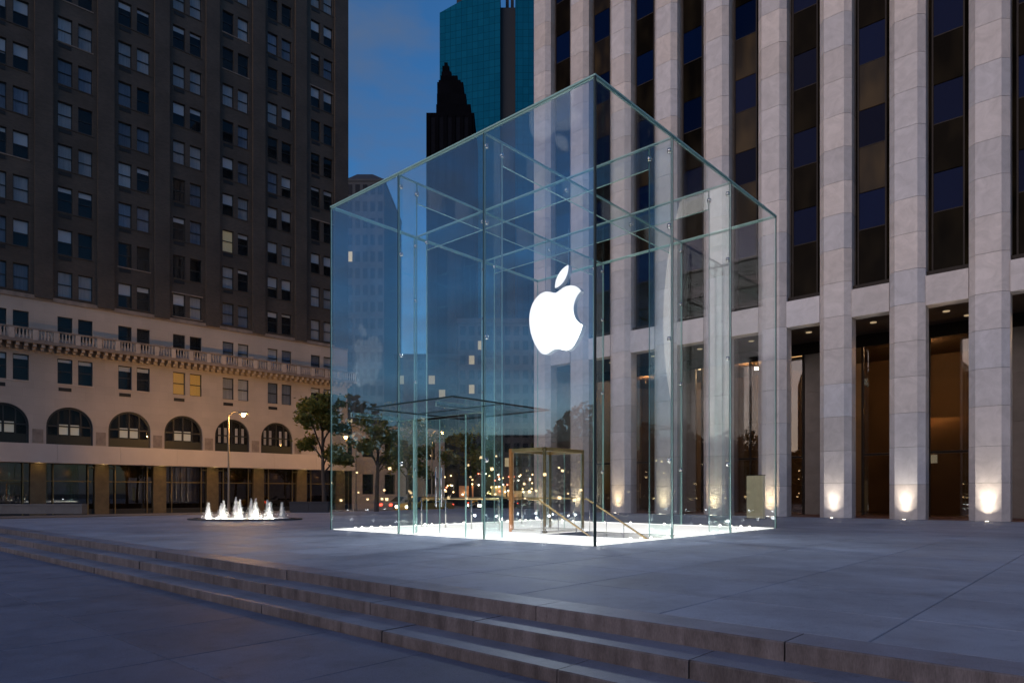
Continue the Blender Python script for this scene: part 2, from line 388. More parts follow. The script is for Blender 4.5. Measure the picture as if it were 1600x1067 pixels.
for k in (1, 2):
    for nm, bx, ax in (('fin', (TH+.01, TH+FD, k*T-FT/2, k*T+FT/2), 1), ('fin', (CL-TH-FD, CL-TH-.01, k*T-FT/2, k*T+FT/2), 1),
                   ('fin', (k*T-FT/2, k*T+FT/2, TH+.01, TH+FD), 0), ('fin', (k*T-FT/2, k*T+FT/2, CL-TH-FD, CL-TH-.01), 0)):
        f = MB().box(*bx, .012, HZ-.05, 0, 1, ax).build(nm, [FIN, GEDGE], cube)
    MB().box(TH+FD+.01, CL-TH-FD-.01, k*T-FT/2, k*T+FT/2, HZ-.60, HZ-.05, 0, 1, 1).build('roof_beam', [FIN, GEDGE], cube)
    e = .004
    MB().box(k*T-FT/2-e, k*T+FT/2+e, TH+FD+.01, CL-TH-FD-.01, HZ-.595, HZ-.055, 0, 1, 0).build('roof_beam', [FIN, GEDGE], cube)
    # seams outside the glass
    for bx in ((-.006,TH,k*T-.0115,k*T+.0115),(CL-TH,CL+.006,k*T-.0115,k*T+.0115),(k*T-.0115,k*T+.0115,-.006,TH),(k*T-.0115,k*T+.0115,CL-TH,CL+.006)):
        MB().box(*bx, .005, HZ-.045).build('seam', SEAM, cube)
for x, y in ((0,0),(CL,0),(0,CL),(CL,CL)):
    s = .022
    MB().box(x-s+(.008 if x==0 else s-.008), x+s-(0 if x else -.008)-(s if x else 0)+.0, y-s+(.008 if y==0 else s-.008), y+s-(s if y else 0)+(0 if y else .008), .004, HZ-.002).build('corner_seam', SEAM, cube)
for bx in ((-.012,.05,-.012,CL+.012),(CL-.05,CL+.012,-.012,CL+.012)):
    MB().box(*bx, HZ+.002, HZ+.04).build('roof_edge', GEDGE, cube)
for bx in ((.051,CL-.051,-.012,.05),(.051,CL-.051,CL-.05,CL+.012)):
    MB().box(*bx, HZ+.002, HZ+.04).build('roof_edge', GEDGE, cube)
# steel spider fittings where panes, fins and beams meet
fm = MB().lathe([(.02,-.06),(.055,-.05),(.06,0),(.055,.05),(.02,.06)], 10).mesh('fitting', STEEL, True)
for k in (1, 2):
    for z in (1.9, 4.85, 7.6, HZ-.32):
        for p in ((TH+.06, k*T), (CL-TH-.06, k*T), (k*T, TH+.06), (k*T, CL-TH-.06)):
            obj('fitting', fm, cube, (p[0], p[1], z))
        if z > 9:
            for p in ((TH+FD, k*T), (CL-TH-FD, k*T), (k*T, TH+FD), (k*T, CL-TH-FD), (k*T, T), (k*T, 2*T)):
                obj('fitting', fm, cube, (p[0], p[1], z-.02))
# canopy over the door
cb0, cb1, cpj = 2.6, 5.7, 1.6
can = MB().box(-cpj, -.01, cb0, cb1, 3.17, 3.19, 0, 1, 2).build('entrance_canopy', [CANGL, SEAM], cube)
for bx in ((-cpj-.03,-cpj,cb0-.03,cb1+.03),(-cpj,0,cb0-.03,cb0),(-cpj,0,cb1,cb1+.03)):
    MB().box(*bx, 3.163, 3.197).build('canopy_trim', SEAM, can)
for y in (3.25, 6.5):
    MB().box(-cpj+.1, -.02, y-.02, y+.02, 3.04, 3.155, 0, 1, 1).build('canopy_fin', [FIN, GEDGE], can)
# the luminous floor: frosted glass tiles lit from the shop below, a bright strip along the walls
fl = tag(obj('lit_floor', None, cube))
n = 8; wd = (CL-.30)/n
wa0, wa1, wb0, wb1 = WELL
tiles = 0
for i in range(n):
    for j in range(n):
        x0, x1 = .15+i*wd, .15+(i+1)*wd; y0, y1 = .15+j*wd, .15+(j+1)*wd
        if x1 > wa0 and x0 < wa1 and y1 > wb0 and y0 < wb1: continue
        obj('floor_tile', boxmesh('floor_tile', -wd/2+.006, wd/2-.006, -wd/2+.006, wd/2-.006, -.03, 0, LFLOOR), fl, ((x0+x1)/2, (y0+y1)/2, .008))
for bx in ((.06,.145,.06,CL-.06),(CL-.145,CL-.06,.06,CL-.06),(.15,CL-.15,.06,.145),(.15,CL-.15,CL-.145,CL-.06)):
    MB().box(*bx, -.02, .02).build('light_strip', LSTRIP, fl)
elm = MB().lathe([(.045,0),(.05,.03),(.03,.06)], 8).mesh('edge_lamp', ELAMP, True)
nl = 27
for k in range(nl):
    q = .3+(CL-.6)*k/(nl-1)
    for x, y in ((.24, q), (q, .24), (CL-.24, q), (q, CL-.24)):
        if R.random() < .45: continue
        eo = obj('edge_lamp', elm, fl, (x+R.uniform(-.09,.12), y+R.uniform(-.09,.12), .022)); eo.scale = (R.uniform(.4,1.0),)*3
for k in range(9):
    q = CL*(k+.5)/9
    for x, y in ((.3, q), (q, .3)):
        plight('edge_glow', fl, (x, y, .30), .9, (.92,.95,1.0), .05)
# stair down and the glass lift box, inside the cube
stair = thing('stairway', 'stair with brass handrails going down through the lit floor', 'stairs', ab(CA,CB), A1)
tread_m = mat('stone_tread', (.62,.61,.58), .5)
ns = 12; run = (sy1-sy0)/ns
for k in range(ns):
    MB().box(sx0+.02, sx1-.02, sy1-(k+1)*run, sy1-k*run-.003, -.17*(k+1)-.16, -.17*(k+1)+.01).build('tread', tread_m, stair)
MB().box(sx0-.02, sx0+.015, sy0, sy1, -2.4, -.035).build('well_wall', WHITE, stair)
MB().box(sx1-.015, sx1+.02, sy0, sy1, -2.4, -.035).build('well_wall', WHITE, stair)
MB().box(sx0+.02, sx1-.02, sy0-.04, sy0, -2.4, -.035).build('well_wall', WHITE, stair)
MB().box(sx0-.02, sx1+.02, sy0-.04, sy1, -2.45, -2.401).build('landing', WHITE, stair)
plight('well_glow', stair, ((sx0+sx1)/2, sy0+.5, -.6), 26, (1.0,.95,.86), .15)
for x in (sx0+.06, sx1-.06):
    s = -1.9/(sy1-sy0)
    MB().tube([(x, sy1+.35, .93),(x, sy1, .93),(x, sy0, .93-1.9)], .026).build('handrail', BRASS, stair, smooth=True)
    for k in range(6):
        y = sy1-k*(sy1-sy0)/6-.1; zt = .93+s*(sy1-y)
        MB().tube([(x,y,zt-.95),(x,y,zt)], .012, 6).build('baluster', STEEL, stair, smooth=True)
    MB().box(x-.006, x+.006, sy0+.2, sy1, -.9, -.88).build('string_rail', STEEL, stair)
bal = thing('glass_balustrade', 'brass railed glass balustrade beside the lift inside the cube', 'balustrade', ab(CA,CB), A1)
for a_ in (2.95, 6.6):
    MB().tube([(a_, 5.5, .93),(a_, 9.0, .93)], .03).build('handrail', BRASS, bal, smooth=True)
    for k in range(3):
        MB().box(a_-.008, a_+.008, 5.5+k*1.17+.02, 5.5+(k+1)*1.17-.02, .02, .90, 0, 1, 0).build('glass_panel', [CGL, GEDGE], bal)
    for k in range(4):
        MB().tube([(a_,5.5+k*1.166,.01),(a_,5.5+k*1.166,.92)], .018, 8).build('post', STEEL, bal, smooth=True)
MB().tube([(2.95,9.0,.93),(6.6,9.0,.93)], .03).build('handrail', BRASS, bal, smooth=True)
lift = thing('glass_lift', 'square glass lift box with copper posts at the cube centre', 'lift', ab(CA+2.75, CB+3.62), A1)
S_ = 1.75; SB = 1.22
for k, (x, y) in enumerate(((0,0),(0,SB),(S_,0),(S_,SB))):
    w_ = .05 if k == 1 else .03
    MB().box(x-w_,x+w_,y-w_,y+w_,.009,2.36).build('post', COPPER if k == 1 else OLIVE, lift)
for bx in ((-.045,.045,.051,SB-.051),(S_-.045,S_+.045,.051,SB-.051),(.051,S_-.051,-.045,.045),(.051,S_-.051,SB-.045,SB+.045)):
    MB().box(*bx,2.26,2.355).build('header', BRASS, lift)
    MB().box(*bx,.012,.07).build('sill', STEEL, lift)
for bx, ax in (((-.006,.006,.07,SB-.07),0),((S_-.006,S_+.006,.07,SB-.07),0),((.07,S_-.07,SB-.006,SB+.006),1)):
    MB().box(*bx,.09,2.23,0,1,ax).build('glass_panel', [CGL, GEDGE], lift)
MB().box(.07,S_/2-.005,-.006,.006,.09,2.23,0,1,1).build('door', [CGL, GEDGE], lift)
MB().box(S_/2+.005,S_-.07,-.006,.006,.09,2.23,0,1,1).build('door', [CGL, GEDGE], lift)
# the illuminated emblem, hung at the centre of the cube and facing west
BODY = "12.152 6.896 c -.948 0 -2.415 -1.078 -3.96 -1.04 -2.04 .027 -3.91 1.183 -4.961 3.014 -2.117 3.675 -.546 9.103 1.519 12.09 1.013 1.454 2.208 3.09 3.792 3.039 1.52 -.065 2.09 -.987 3.935 -.987 1.831 0 2.35 .987 3.96 .948 1.637 -.026 2.676 -1.48 3.676 -2.948 1.156 -1.688 1.636 -3.325 1.662 -3.415 -.039 -.013 -3.182 -1.221 -3.22 -4.857 -.026 -3.04 2.48 -4.494 2.597 -4.559 -1.429 -2.09 -3.623 -2.324 -4.39 -2.376 -2 -.156 -3.675 1.09 -4.61 1.09"
LEAF = "15.53 3.83 c .843 -1.012 1.4 -2.427 1.245 -3.83 -1.207 .052 -2.662 .805 -3.532 1.818 -.78 .896 -1.454 2.338 -1.273 3.714 1.338 .104 2.715 -.688 3.559 -1.701"
def outline(d, n=9):
    t = d.replace('c', '').split(); v = [float(x) for x in t]
    p = (v[0], v[1]); pts = [p]; i = 2
    while i+5 < len(v):
        c1 = (p[0]+v[i], p[1]+v[i+1]); c2 = (p[0]+v[i+2], p[1]+v[i+3]); e = (p[0]+v[i+4], p[1]+v[i+5])
        L = math.dist(p, e); m_ = 2 if L < .3 else n
        for k in range(1, m_+1):
            s = k/m_; r = 1-s
            pts.append(tuple(r**3*p[q]+3*r*r*s*c1[q]+3*r*s*s*c2[q]+s**3*e[q] for q in (0,1)))
        p = e; i += 6
    if math.dist(pts[0], pts[-1]) < .05: pts.pop()
    return pts
em = thing('fruit_emblem', 'glowing white bitten apple emblem hanging inside the glass cube', 'emblem', ab(CA+CL/2, CB+CL/2, 6.70), A1)
ES = 2.58/24
def plate(name, pts, th=.09):
    # local: face looks along -x (west); picture right is -y
    n = len(pts); mb = MB()
    q = [(-(x-12)*ES, -(y-12)*ES) for x, y in pts]
    mb.v = [(-th, y, z) for y, z in q]+[(th, y, z) for y, z in q]
    area = sum(q[i][0]*q[(i+1)%n][1]-q[(i+1)%n][0]*q[i][1] for i in range(n))
    f = tuple(range(n))
    mb.f.append(f if area < 0 else tuple(reversed(f))); mb.f.append(tuple(n+i for i in (reversed(f) if area < 0 else f))); mb.mi += [0, 0]
    for i in range(n): mb.f.append((i, (i+1)%n, n+(i+1)%n, n+i)); mb.mi.append(1)
    return mb.build(name, [EMBLEM, EMBSIDE], em)
plate('body', outline(BODY)); plate('leaf', outline(LEAF))
# spots added at the sign to brighten the plaza beyond its own glow
for k, (dx, dy) in enumerate(((-1, .12), (.12, -1), (-.75, -.7))):
    d = bpy.data.lights.new('plaza_spill_spot', 'SPOT'); d.energy = (520, 480, 460)[k]; d.color = (.78,.89,1.0); d.spot_size = rad(82); d.spot_blend = 1.0; d.shadow_soft_size = .5
    lo = obj('plaza_spill_spot', d, em, (-.30, .08, -.25)); lo.rotation_euler = Vector((dx, dy, -1.15)).to_track_quat('-Z','Y').to_euler()
for y in (-.45, .45):
    MB().tube([(0,y,.75),(0,y*1.0,HZ-.62-6.70)], .006, 6).build('suspension_rod', STEEL, em)

# ------------------------------------------------------------------ the marble tower behind
FA = 32.0                                                # facade plane
gm = thing('marble_tower', 'office tower of white marble piers and dark bronze glass behind the cube', 'building', ab(FA, 0), A1-rad(90))
# local: x = -b (to the right), y = depth, z up
PB = [4.10+2.83*k for k in range(-5, 9)]
HT = 47.0
hw, cw, cdp = .42, .25, .25
def pier_poly(e=0.0): return [(-hw-cw, .85), (-hw-cw, cdp), (-hw, 0), (hw, 0), (hw+cw, cdp), (hw+cw, .85)]
core = [(-hw-cw+.03,.86),(-hw-cw+.03,cdp+.02),(-hw+.01,.03),(hw-.01,.03),(hw+cw-.03,cdp+.02),(hw+cw-.03,.86)]
CH = [1.42, 1.50, 1.46, 1.55]
pm = {}
panels = 0
for k, b in enumerate(PB):
    Y = FA*.741+b*.672
    pier = MB().prism(core, 0, HT).build('pier', MARBJ, gm, (-b, 0, 0))
    ztop = min(HT-1, 1.1+790/1067*Y+1.5)
    z = .004; i = 0
    while z < ztop:
        h = CH[(i+k) % 4] if k not in (2, 5) else CH[(i*3+k) % 4]
        key = round(h, 3)
        if key not in pm:
            mb = MB(); poly = pier_poly(); gp = .007
            mb.prism(poly, gp, h-gp); pm[key] = mb.mesh('marble_panel', MARB)
        obj('marble_panel', pm[key], pier, (R.uniform(-.002,.002), R.uniform(-.0006,.0006), z)); panels += 1
        z += h; i += 1
    if z < HT: tag(MB().prism(pier_poly(), z+.007, HT).build('upper_cladding', MARB, pier), kind='stuff')
# bays between the piers
ZS0, ZS1 = 8.82, 10.02                                   # white spandrel band
FLR = 3.62; bw = 2.83-2*(hw+cw)                          # clear bay width ~1.49
lit = R.sample(range(200), 60)
cnt = 0
for k in range(len(PB)-1):
    b = (PB[k]+PB[k+1])/2; Yb = FA*.741+b*.672
    bay = MB().box(-bw/2-.02, bw/2+.02, .86, .95, ZS1, HT).build('window_bay', BRONZE, gm, (-b, 0, 0))
    obj('spandrel_panel', boxmesh('spandrel_panel', -bw/2+.006, bw/2-.006, .20, .84, ZS0, ZS1, MARB), gm, (-b, 0, 0))
    ztop = min(HT-1, 1.1+790/1067*Yb+2)
    z = ZS1
    sw = .20                                             # narrow angled side panes of the bay
    cw2 = bw/2-sw
    MB().box(-bw/2+.005, bw/2-.005, .40, .86, z+.004, z+.22).build('bottom_frame', BRONZE, bay)
    for s in (-1, 1):
        mb = MB(); x0, x1 = s*(bw/2-.01), s*(cw2+.03)
        pts = [(x0,.80),(x1,.52),(x1,.55),(x0,.83)]
        if s > 0: pts = pts[::-1]
        a_ = sum(pts[i][0]*pts[(i+1)%4][1]-pts[(i+1)%4][0]*pts[i][1] for i in range(4))
        if a_ < 0: pts = pts[::-1]
        mb.prism(pts, z+.22, HT); mb.build('side_pane', VISION, bay)
        MB().box(s*cw2-.03, s*cw2+.03, .49, .58, z+.22, HT).build('mullion', BRONZE, bay)
    zf = z+.22; fi = 0
    while zf < ztop:
        vh = 2.0 if fi else 2.4; sh = FLR-2.0
        m = VISLIT if (cnt*7919 % 10) < 4 and fi > 0 else VISION
        obj('vision_pane', boxmesh('vision_pane', -cw2+.03, cw2-.03, .53, .56, .02, vh-.02, m), bay, (0, R.uniform(-.004,.004), zf))
        obj('glass_spandrel', boxmesh('glass_spandrel', -cw2+.03, cw2-.03, .53, .56, .02, sh-.02, SPAND), bay, (0, R.uniform(-.004,.004), zf+vh))
        obj('transom', boxmesh('transom', -cw2+.03, cw2-.03, .52, .58, -.02, .02, BRONZE), bay, (0, 0, zf+vh))
        zf += vh+sh; fi += 1; cnt += 1
    if zf < HT: tag(MB().box(-cw2+.03, cw2-.03, .53, .56, zf, HT).build('upper_glazing', SPAND, bay), kind='stuff')
xl, xr = -PB[-1]-hw-cw, -PB[0]+hw+cw
MB().box(xl+.05, xr-.05, 14.0, 40, 0, HT).build('tower_core', MARBJ, gm)
MB().box(xl+.05, xr-.05, .97, 14.0, ZS0+.3, HT).build('floor_block', BRONZE, gm)
MB().box(xl, xr, .85, 40, HT, HT+1).build('roof', MARBJ, gm)
MB().box(xl+.02, xl+.5, 1.0, 40, 0.0, HT-.02).build('north_wall', MARB, gm)
# arcade and lobby
LD = 4.4
MB().box(xl+.52, xr-.05, .86, 13.9, ZS0+.02, ZS0+.25).build('soffit', SOFFIT, gm)
dl = MB().lathe([(.13,-.03),(.14,0)], 14).mesh('downlight', emis('downlight_lamp', (1.0,.72,.42), .11))
for k in range(len(PB)-1):
    b = (PB[k]+PB[k+1])/2
    for y in (1.9, 3.3):
        obj('downlight', dl, gm, (-b+(.25 if y > 2 else -.3), y, ZS0+.015))
MB().box(xl+.52, xr-.05, .6, 4.9, .003, .018).build('threshold', REDST, gm)
MB().box(xl+.52, xr-.05, LD-.05, LD+.15, ZS0-.55, ZS0+.018).build('header', BRONZE, gm)
kinds = ['glass','stone','glass','door','stone','glass','amber','stone','glass','glass','stone','door','glass']
for k in range(len(PB)-1):
    b = (PB[k]+PB[k+1])/2; ki = kinds[k]
    x0, x1 = -b-1.415, -b+1.415
    MB().box(x0-.05, x0+.05, LD-.06, LD+.10, .02, ZS0-.552).build('lobby_mullion', BRONZE, gm)
    if ki == 'stone':
        for z0, z1 in ((.02,2.1),(2.11,4.2),(4.21,6.3),(6.31,8.26)):
            obj('lobby_panel', boxmesh('lobby_panel', -1.35, 1.0, .0, .12, 0, z1-z0, LOBBYG), gm, (-b, LD, z0))
    else:
        MB().box(x0+.06, x1-.06, LD, LD+.02, 3.05, ZS0-.56).build('lobby_glass', LOBGL, gm)
        MB().box(x0+.06, x1-.06, LD-.03, LD+.06, 2.93, 3.04).build('lobby_transom', BRONZE, gm)
        if ki == 'door':
            for s in (0, 1):
                d = MB().box(x0+.07+s*1.35, x0+1.37+s*1.35, LD-.01, LD+.02, .03, 2.92).build('lobby_door', LOBGL, gm)
                MB().tube([(x0+1.22+s*.36, LD-.06, .8),(x0+1.22+s*.36, LD-.06, 1.7)], .02).build('handle', BRASS, d, smooth=True)
        else:
            MB().box(x0+.06, x1-.06, LD, LD+.02, .03, 2.92).build('lobby_glass', LOBGL, gm)
# lobby room behind the glass
MB().box(xl+.52, xr-.05, 12.0, 12.2, .02, ZS0).build('lobby_wall', LOBBY, gm)
MB().box(xl+.52, xr-.05, 4.9, 12.0, .002, .012).build('lobby_floor', mat('lobby_floor_stone', (.14,.10,.08), .25), gm)
amb = MB().box(-9.7, -5.2, 9.0, 9.3, .013, 5.0).build('reception_wall', LOBBY, gm)
lamp_m = emis('lobby_ceiling_lamp', (1.0,.70,.38), .8)
lampd = MB().box(-.35,.35,-.06,.06,-.02,.0).mesh('lobby_lamp', lamp_m)
for k in range(0, len(PB)-1, 2):
    b = (PB[k]+PB[k+1])/2
    obj('lobby_lamp', lampd, gm, (-b, 7.4, ZS0-.001))
for x in (-24, -17, -8, 0, 8): plight('lobby_bulb', gm, (x, 7.8, 8.5), 48, (1.0,.62,.32), .08)
plight('cove_bulb', gm, (-7.4, 8.6, 5.5), 22, (1.0,.55,.2), .06)
sg = MB().box(-8.5,-6.9,6.0,6.06,2.55,2.95).build('lit_directory', emis('pale_lit_panel', (.85,.9,.8), .12), gm)

# uplights set in the paving before the piers
ulm = MB().lathe([(.09,0),(.10,.012),(.075,.02)], 16).mesh('housing', STEEL, True)
lensm = MB().lathe([(.065,0),(.05,.008)], 16).mesh('lens', emis('uplight_lens', (1.0,.88,.7), 3.0))
warm = {0:(1.0,.90,.78), 1:(1.0,.90,.78)}
for k in range(3, len(PB)):
    b = PB[k]; p = ab(FA-.30, b, .001)
    n_ = k-4
    where = '%s marble pier from the picture right edge' % ordinal(max(0,k-4))
    u = thing('ground_uplight', 'small ground uplight at the foot of the '+('pier beyond the picture right edge' if k < 4 else where), 'uplight', p, 0, 'uplights along the marble piers')
    obj('housing', ulm, u); obj('lens', lensm, u, (0,0,.02))
    d = bpy.data.lights.new('uplight_beam', 'SPOT'); d.energy = [30, 23, 36][k % 3]*(.9 if k < 8 else .75); d.color = (1.0,.88,.72) if k < 8 else (1.0,.74,.42)
    d.spot_size = rad(104); d.spot_blend = 1.0; d.shadow_soft_size = .04
    d2 = bpy.data.lights.new('uplight_throw', 'SPOT'); d2.energy = d.energy*3.2; d2.color = d.color; d2.spot_size = rad(54); d2.spot_blend = 1.0; d2.shadow_soft_size = .03
    l2 = obj('uplight_throw', d2, u, (0,0,.06)); l2.rotation_euler = Vector((E1.x*.10, E1.y*.10, 1)).to_track_quat('-Z','Y').to_euler()
    lo = obj('uplight_beam', d, u, (0,0,.05))
    lo.rotation_euler = Vector((E1.x*.02, E1.y*.02, 1)).to_track_quat('-Z','Y').to_euler()

# ------------------------------------------------------------------ the old brick apartment building
BA = math.atan2(.6921, .7218)
br_m = bpy.data.materials.new('brown_brick'); br_m.use_nodes = True
def brickmat(m, c1, c2, cm, sx, sy, bump=.3, rough=.85, blot=.25):
    n = m.node_tree.nodes; l = m.node_tree.links; p = n['Principled BSDF']; p.inputs['Roughness'].default_value = rough
    t = n.new('ShaderNodeTexCoord'); sp = n.new('ShaderNodeSeparateXYZ'); cb = n.new('ShaderNodeCombineXYZ')
    l.new(t.outputs['Object'], sp.inputs[0])
    ad = n.new('ShaderNodeMath'); l.new(sp.outputs[0], ad.inputs[0]); l.new(sp.outputs[1], ad.inputs[1])
    l.new(ad.outputs[0], cb.inputs[0]); l.new(sp.outputs[2], cb.inputs[1])
    b = n.new('ShaderNodeTexBrick'); b.inputs['Scale'].default_value = 1.0
    b.inputs['Brick Width'].default_value = sx; b.inputs['Row Height'].default_value = sy; b.inputs['Mortar Size'].default_value = .006
    b.inputs['Color1'].default_value = (*c1,1); b.inputs['Color2'].default_value = (*c2,1); b.inputs['Mortar'].default_value = (*cm,1)
    l.new(cb.outputs[0], b.inputs['Vector'])
    no = n.new('ShaderNodeTexNoise'); no.inputs['Scale'].default_value = .35; no.inputs['Detail'].default_value = 6; l.new(t.outputs['Object'], no.inputs['Vector'])
    mr = n.new('ShaderNodeMapRange'); mr.inputs[1].default_value = .3; mr.inputs[2].default_value = .7; mr.inputs[3].default_value = 1-blot; mr.inputs[4].default_value = 1+blot
    l.new(no.outputs[0], mr.inputs[0])
    mx = n.new('ShaderNodeVectorMath'); mx.operation = 'SCALE'; l.new(b.outputs[0], mx.inputs[0]); l.new(mr.outputs[0], mx.inputs['Scale'])
    l.new(mx.outputs[0], p.inputs['Base Color'])
    bp = n.new('ShaderNodeBump'); bp.inputs['Strength'].default_value = bump; bp.inputs['Distance'].default_value = .01; bp.invert = True
    l.new(b.outputs['Fac'], bp.inputs['Height']); l.new(bp.outputs[0], p.inputs['Normal'])
    return m
BRICK = brickmat(br_m, (.088,.070,.056), (.066,.055,.046), (.075,.067,.058), .24, .085)
m_ = bpy.data.materials.new('limestone'); m_.use_nodes = True
LIME = brickmat(m_, (.48,.415,.355), (.445,.385,.33), (.38,.33,.285), 1.3, .62, .15, .8, .12)
LIMEP = mat('limestone_trim', (.50,.43,.37), .8, var=.15, scale=1.5, rand=.06)
LIMED = mat('weathered_limestone', (.27,.22,.18), .85, var=.25, scale=2.0)
WFR = mat('dark_window_frame', (.022,.024,.026), .5)
WGL = glass('window_glass', (.90,.92,.93), .016, fmax=.5)
ROOM = mat('dark_room', (.012,.012,.014), .9)
CURT = [mat('pale_curtain', (.50,.50,.53), .9, var=.15, scale=2, stretch=(6,1,.3), rand=.25), mat('white_blind', (.74,.74,.78), .8, rand=.12),
        mat('grey_blue_sheer', (.20,.23,.30), .9, var=.2, scale=2, stretch=(6,1,.3), rand=.3)]
CLIT = emis('warm_lit_curtain', (1.0,.72,.42), .022)
CORA = emis('orange_lit_blind', (1.0,.50,.12), .028)
VENT = mat('black_vent', (.012,.012,.012), .6)
Y0 = 48.0
ap = thing('apartment_building', 'dark brown brick apartment building on a pale arched limestone base', 'building', (-.75*Y0, Y0, 0), BA)
XR = 27.5; XLFT = -9.0
WPOS = [.55+4.0*k for k in range(-2, 7)]; WPOS[-1] = 24.75
BZ0 = 15.25; BH = 60.0
RZ = 3.145
rows = [15.62+RZ*i for i in range(int((BH-17)/RZ))]
rows_vis = [z for z in rows if z < 51]
WW, WH, WG = .95, 1.88, .18
def holes_wall(holes, x0, x1, z0, z1, y=0.0, depth=.3):
    xs = sorted({x0, x1, *[h[0] for h in holes], *[h[1] for h in holes]}); zs = sorted({z0, z1, *[h[2] for h in holes], *[h[3] for h in holes]})
    mb = MB(); hs = set()
    for h in holes: hs.add(h)
    import bisect
    cells = set()
    for h in holes:
        for i in range(xs.index(h[0]), xs.index(h[1])):
            for j in range(zs.index(h[2]), zs.index(h[3])): cells.add((i, j))
    for j in range(len(zs)-1):
        i = 0
        while i < len(xs)-1:
            if (i, j) in cells: i += 1; continue
            s = i
            while i < len(xs)-1 and (i, j) not in cells: i += 1
            mb.quad((xs[s],y,zs[j]), (xs[i],y,zs[j]), (xs[i],y,zs[j+1]), (xs[s],y,zs[j+1]))
    for a, b_, c, d in holes:
        mb.quad((a,y,c),(a,y+depth,c),(b_,y+depth,c),(b_,y,c)); mb.quad((a,y,d),(b_,y,d),(b_,y+depth,d),(a,y+depth,d))
        mb.quad((a,y,c),(a,y,d),(a,y+depth,d),(a,y+depth,c)); mb.quad((b_,y,c),(b_,y+depth,c),(b_,y+depth,d),(b_,y,d))
    return mb
wins = []
for cx in WPOS:
    for s in (-1, 1):
        x0 = cx+s*(WG+WW/2)-WW/2
        for z in rows_vis: wins.append((round(x0,3), round(x0+WW,3), round(z,3), round(z+WH,3)))
holes_wall(wins, XLFT, XR, BZ0, BH).build('brick_wall', BRICK, ap)
# window unit meshes
fm_ = MB(); ft = .055
def frame_mesh(W, H):
    m = MB(); m.box(0,ft,.14,.22,0,H).box(W-ft,W,.14,.22,0,H).box(ft,W-ft,.14,.22,0,ft).box(ft,W-ft,.14,.22,H-ft,H).box(ft,W-ft,.13,.22,H/2-.03,H/2+.03)
    return m.mesh('window', WFR)
FM = frame_mesh(WW, WH)
PL = boxmesh('pane', ft, WW-ft, .175, .185, ft, WH/2-.03, WGL); PU = boxmesh('pane', ft, WW-ft, .165, .175, WH/2+.03, WH-ft, WGL)
def window(parent, x0, z0, FMs, panes, W, H, kind, rnd):
    wo = obj('window', FMs, parent, (x0, 0, z0))
    for pm_ in panes: obj('pane', pm_, wo)
    if kind == 'dark': return wo
    if kind == 'half': h0, m = H*R.choice((.45,.52,.5)), CURT[1]
    elif kind == 'top': h0, m = H*R.uniform(.75,.88), CURT[1]
    elif kind == 'pale': h0, m = .06, CURT[0]
    elif kind == 'sheer': h0, m = .06, CURT[2]
    elif kind == 'lit': h0, m = .06, CLIT
    elif kind == 'orange': h0, m = .06, CORA
    obj('curtain' if h0 < .1 else 'blind', boxmesh('curtain', .03, W-.03, .235, .245, round(h0,2), H-.03, m), wo)
    return wo
for cx in WPOS:
    for ri, z in enumerate(rows_vis):
        pk = R.choices(['dark','half','pale','sheer','top'], [.25,.22,.33,.12,.08])[0]
        if R.random() < .022: pk = 'lit'
        for s in (-1, 1):
            k_ = pk if R.random() < .8 else R.choice(['dark','half','pale','sheer','top'])
            window(ap, cx+s*(WG+WW/2)-WW/2, z, FM, (PL, PU), WW, WH, k_, R)
        if R.random() < .8:
            obj('air_vent', boxmesh('air_vent', 0, .82, -.035, .05, 0, .26, VENT), ap, (cx-WG-WW+.06, 0, z-.42))
        obj('sill', boxmesh('sill', -.06, 2*WW+2*WG+.06, -.05, .12, -.07, -.002, LIMED if R.random() < .12 else BRICK), ap, (cx-WG-WW, 0, z))
        if R.random() < .10: obj('lintel', boxmesh('lintel', -.1, 2*WW+2*WG+.1, -.04, .05, .004, .10, LIMED), ap, (cx-WG-WW, 0, z+WH))
# brick piers between the window pairs
for k in range(-3, 7):
    xc = 2.55+4.0*k if k < 6 else 26.75
    w2 = .56 if k < 6 else .72
    if xc-w2 < XLFT: continue
    obj('brick_pier', boxmesh('brick_pier', -w2, w2, -.22, -.002, BZ0, BH, BRICK), ap, (xc, 0, 0))
# body
MB().box(XLFT, XR-.002, .75, 30, 3.2, BH).build('dark_interior', ROOM, ap)
MB().box(XR-.45, XR, .001, .74, BZ0, BH).build('corner_return', BRICK, ap)
MB().box(XR, XR+.02, .0, 30, 0, BH).build('side_wall', BRICK, ap)
MB().box(XLFT-.02, XLFT, .0, 30, 0, BH).build('side_wall', BRICK, ap)
MB().box(XLFT-.3, XR+.3, -.4, 30, BH, BH+1.2).build('parapet', LIMED, ap)
# limestone base: two rows of windows, arches
def r3(t): return tuple(round(v, 3) for v in t)
LW = []
for cx in WPOS:
    for s in (-1, 1):
        x0 = cx+s*(WG+WW/2)-WW/2
        LW.append(r3((x0, x0+WW, 9.2, 11.05))); LW.append(r3((x0, x0+WW, 12.45, 14.15)))
ACX = [.2+4.02*k for k in range(-2, 6)]
AR, ASP, AZ0 = 1.5, 6.0, 4.66
AH = [r3((x-AR, x+AR, AZ0, 7.52)) for x in ACX]
stone = holes_wall(LW+AH, XLFT, XR, 4.5, BZ0, depth=.3)
NS = 20                                               # fill the corners above each arch
for x in ACX:
    pts = [(x+AR*math.cos(math.pi*i/NS), ASP+AR*math.sin(math.pi*i/NS)) for i in range(NS+1)]
    for i in range(NS):
        (xa, za), (xb, zb) = pts[i], pts[i+1]
        stone.quad((xb,0,zb),(xa,0,za),(xa,0,7.52),(xb,0,7.52))
        stone.quad((xa,0,za),(xb,0,zb),(xb,.35,zb),(xa,.35,za))
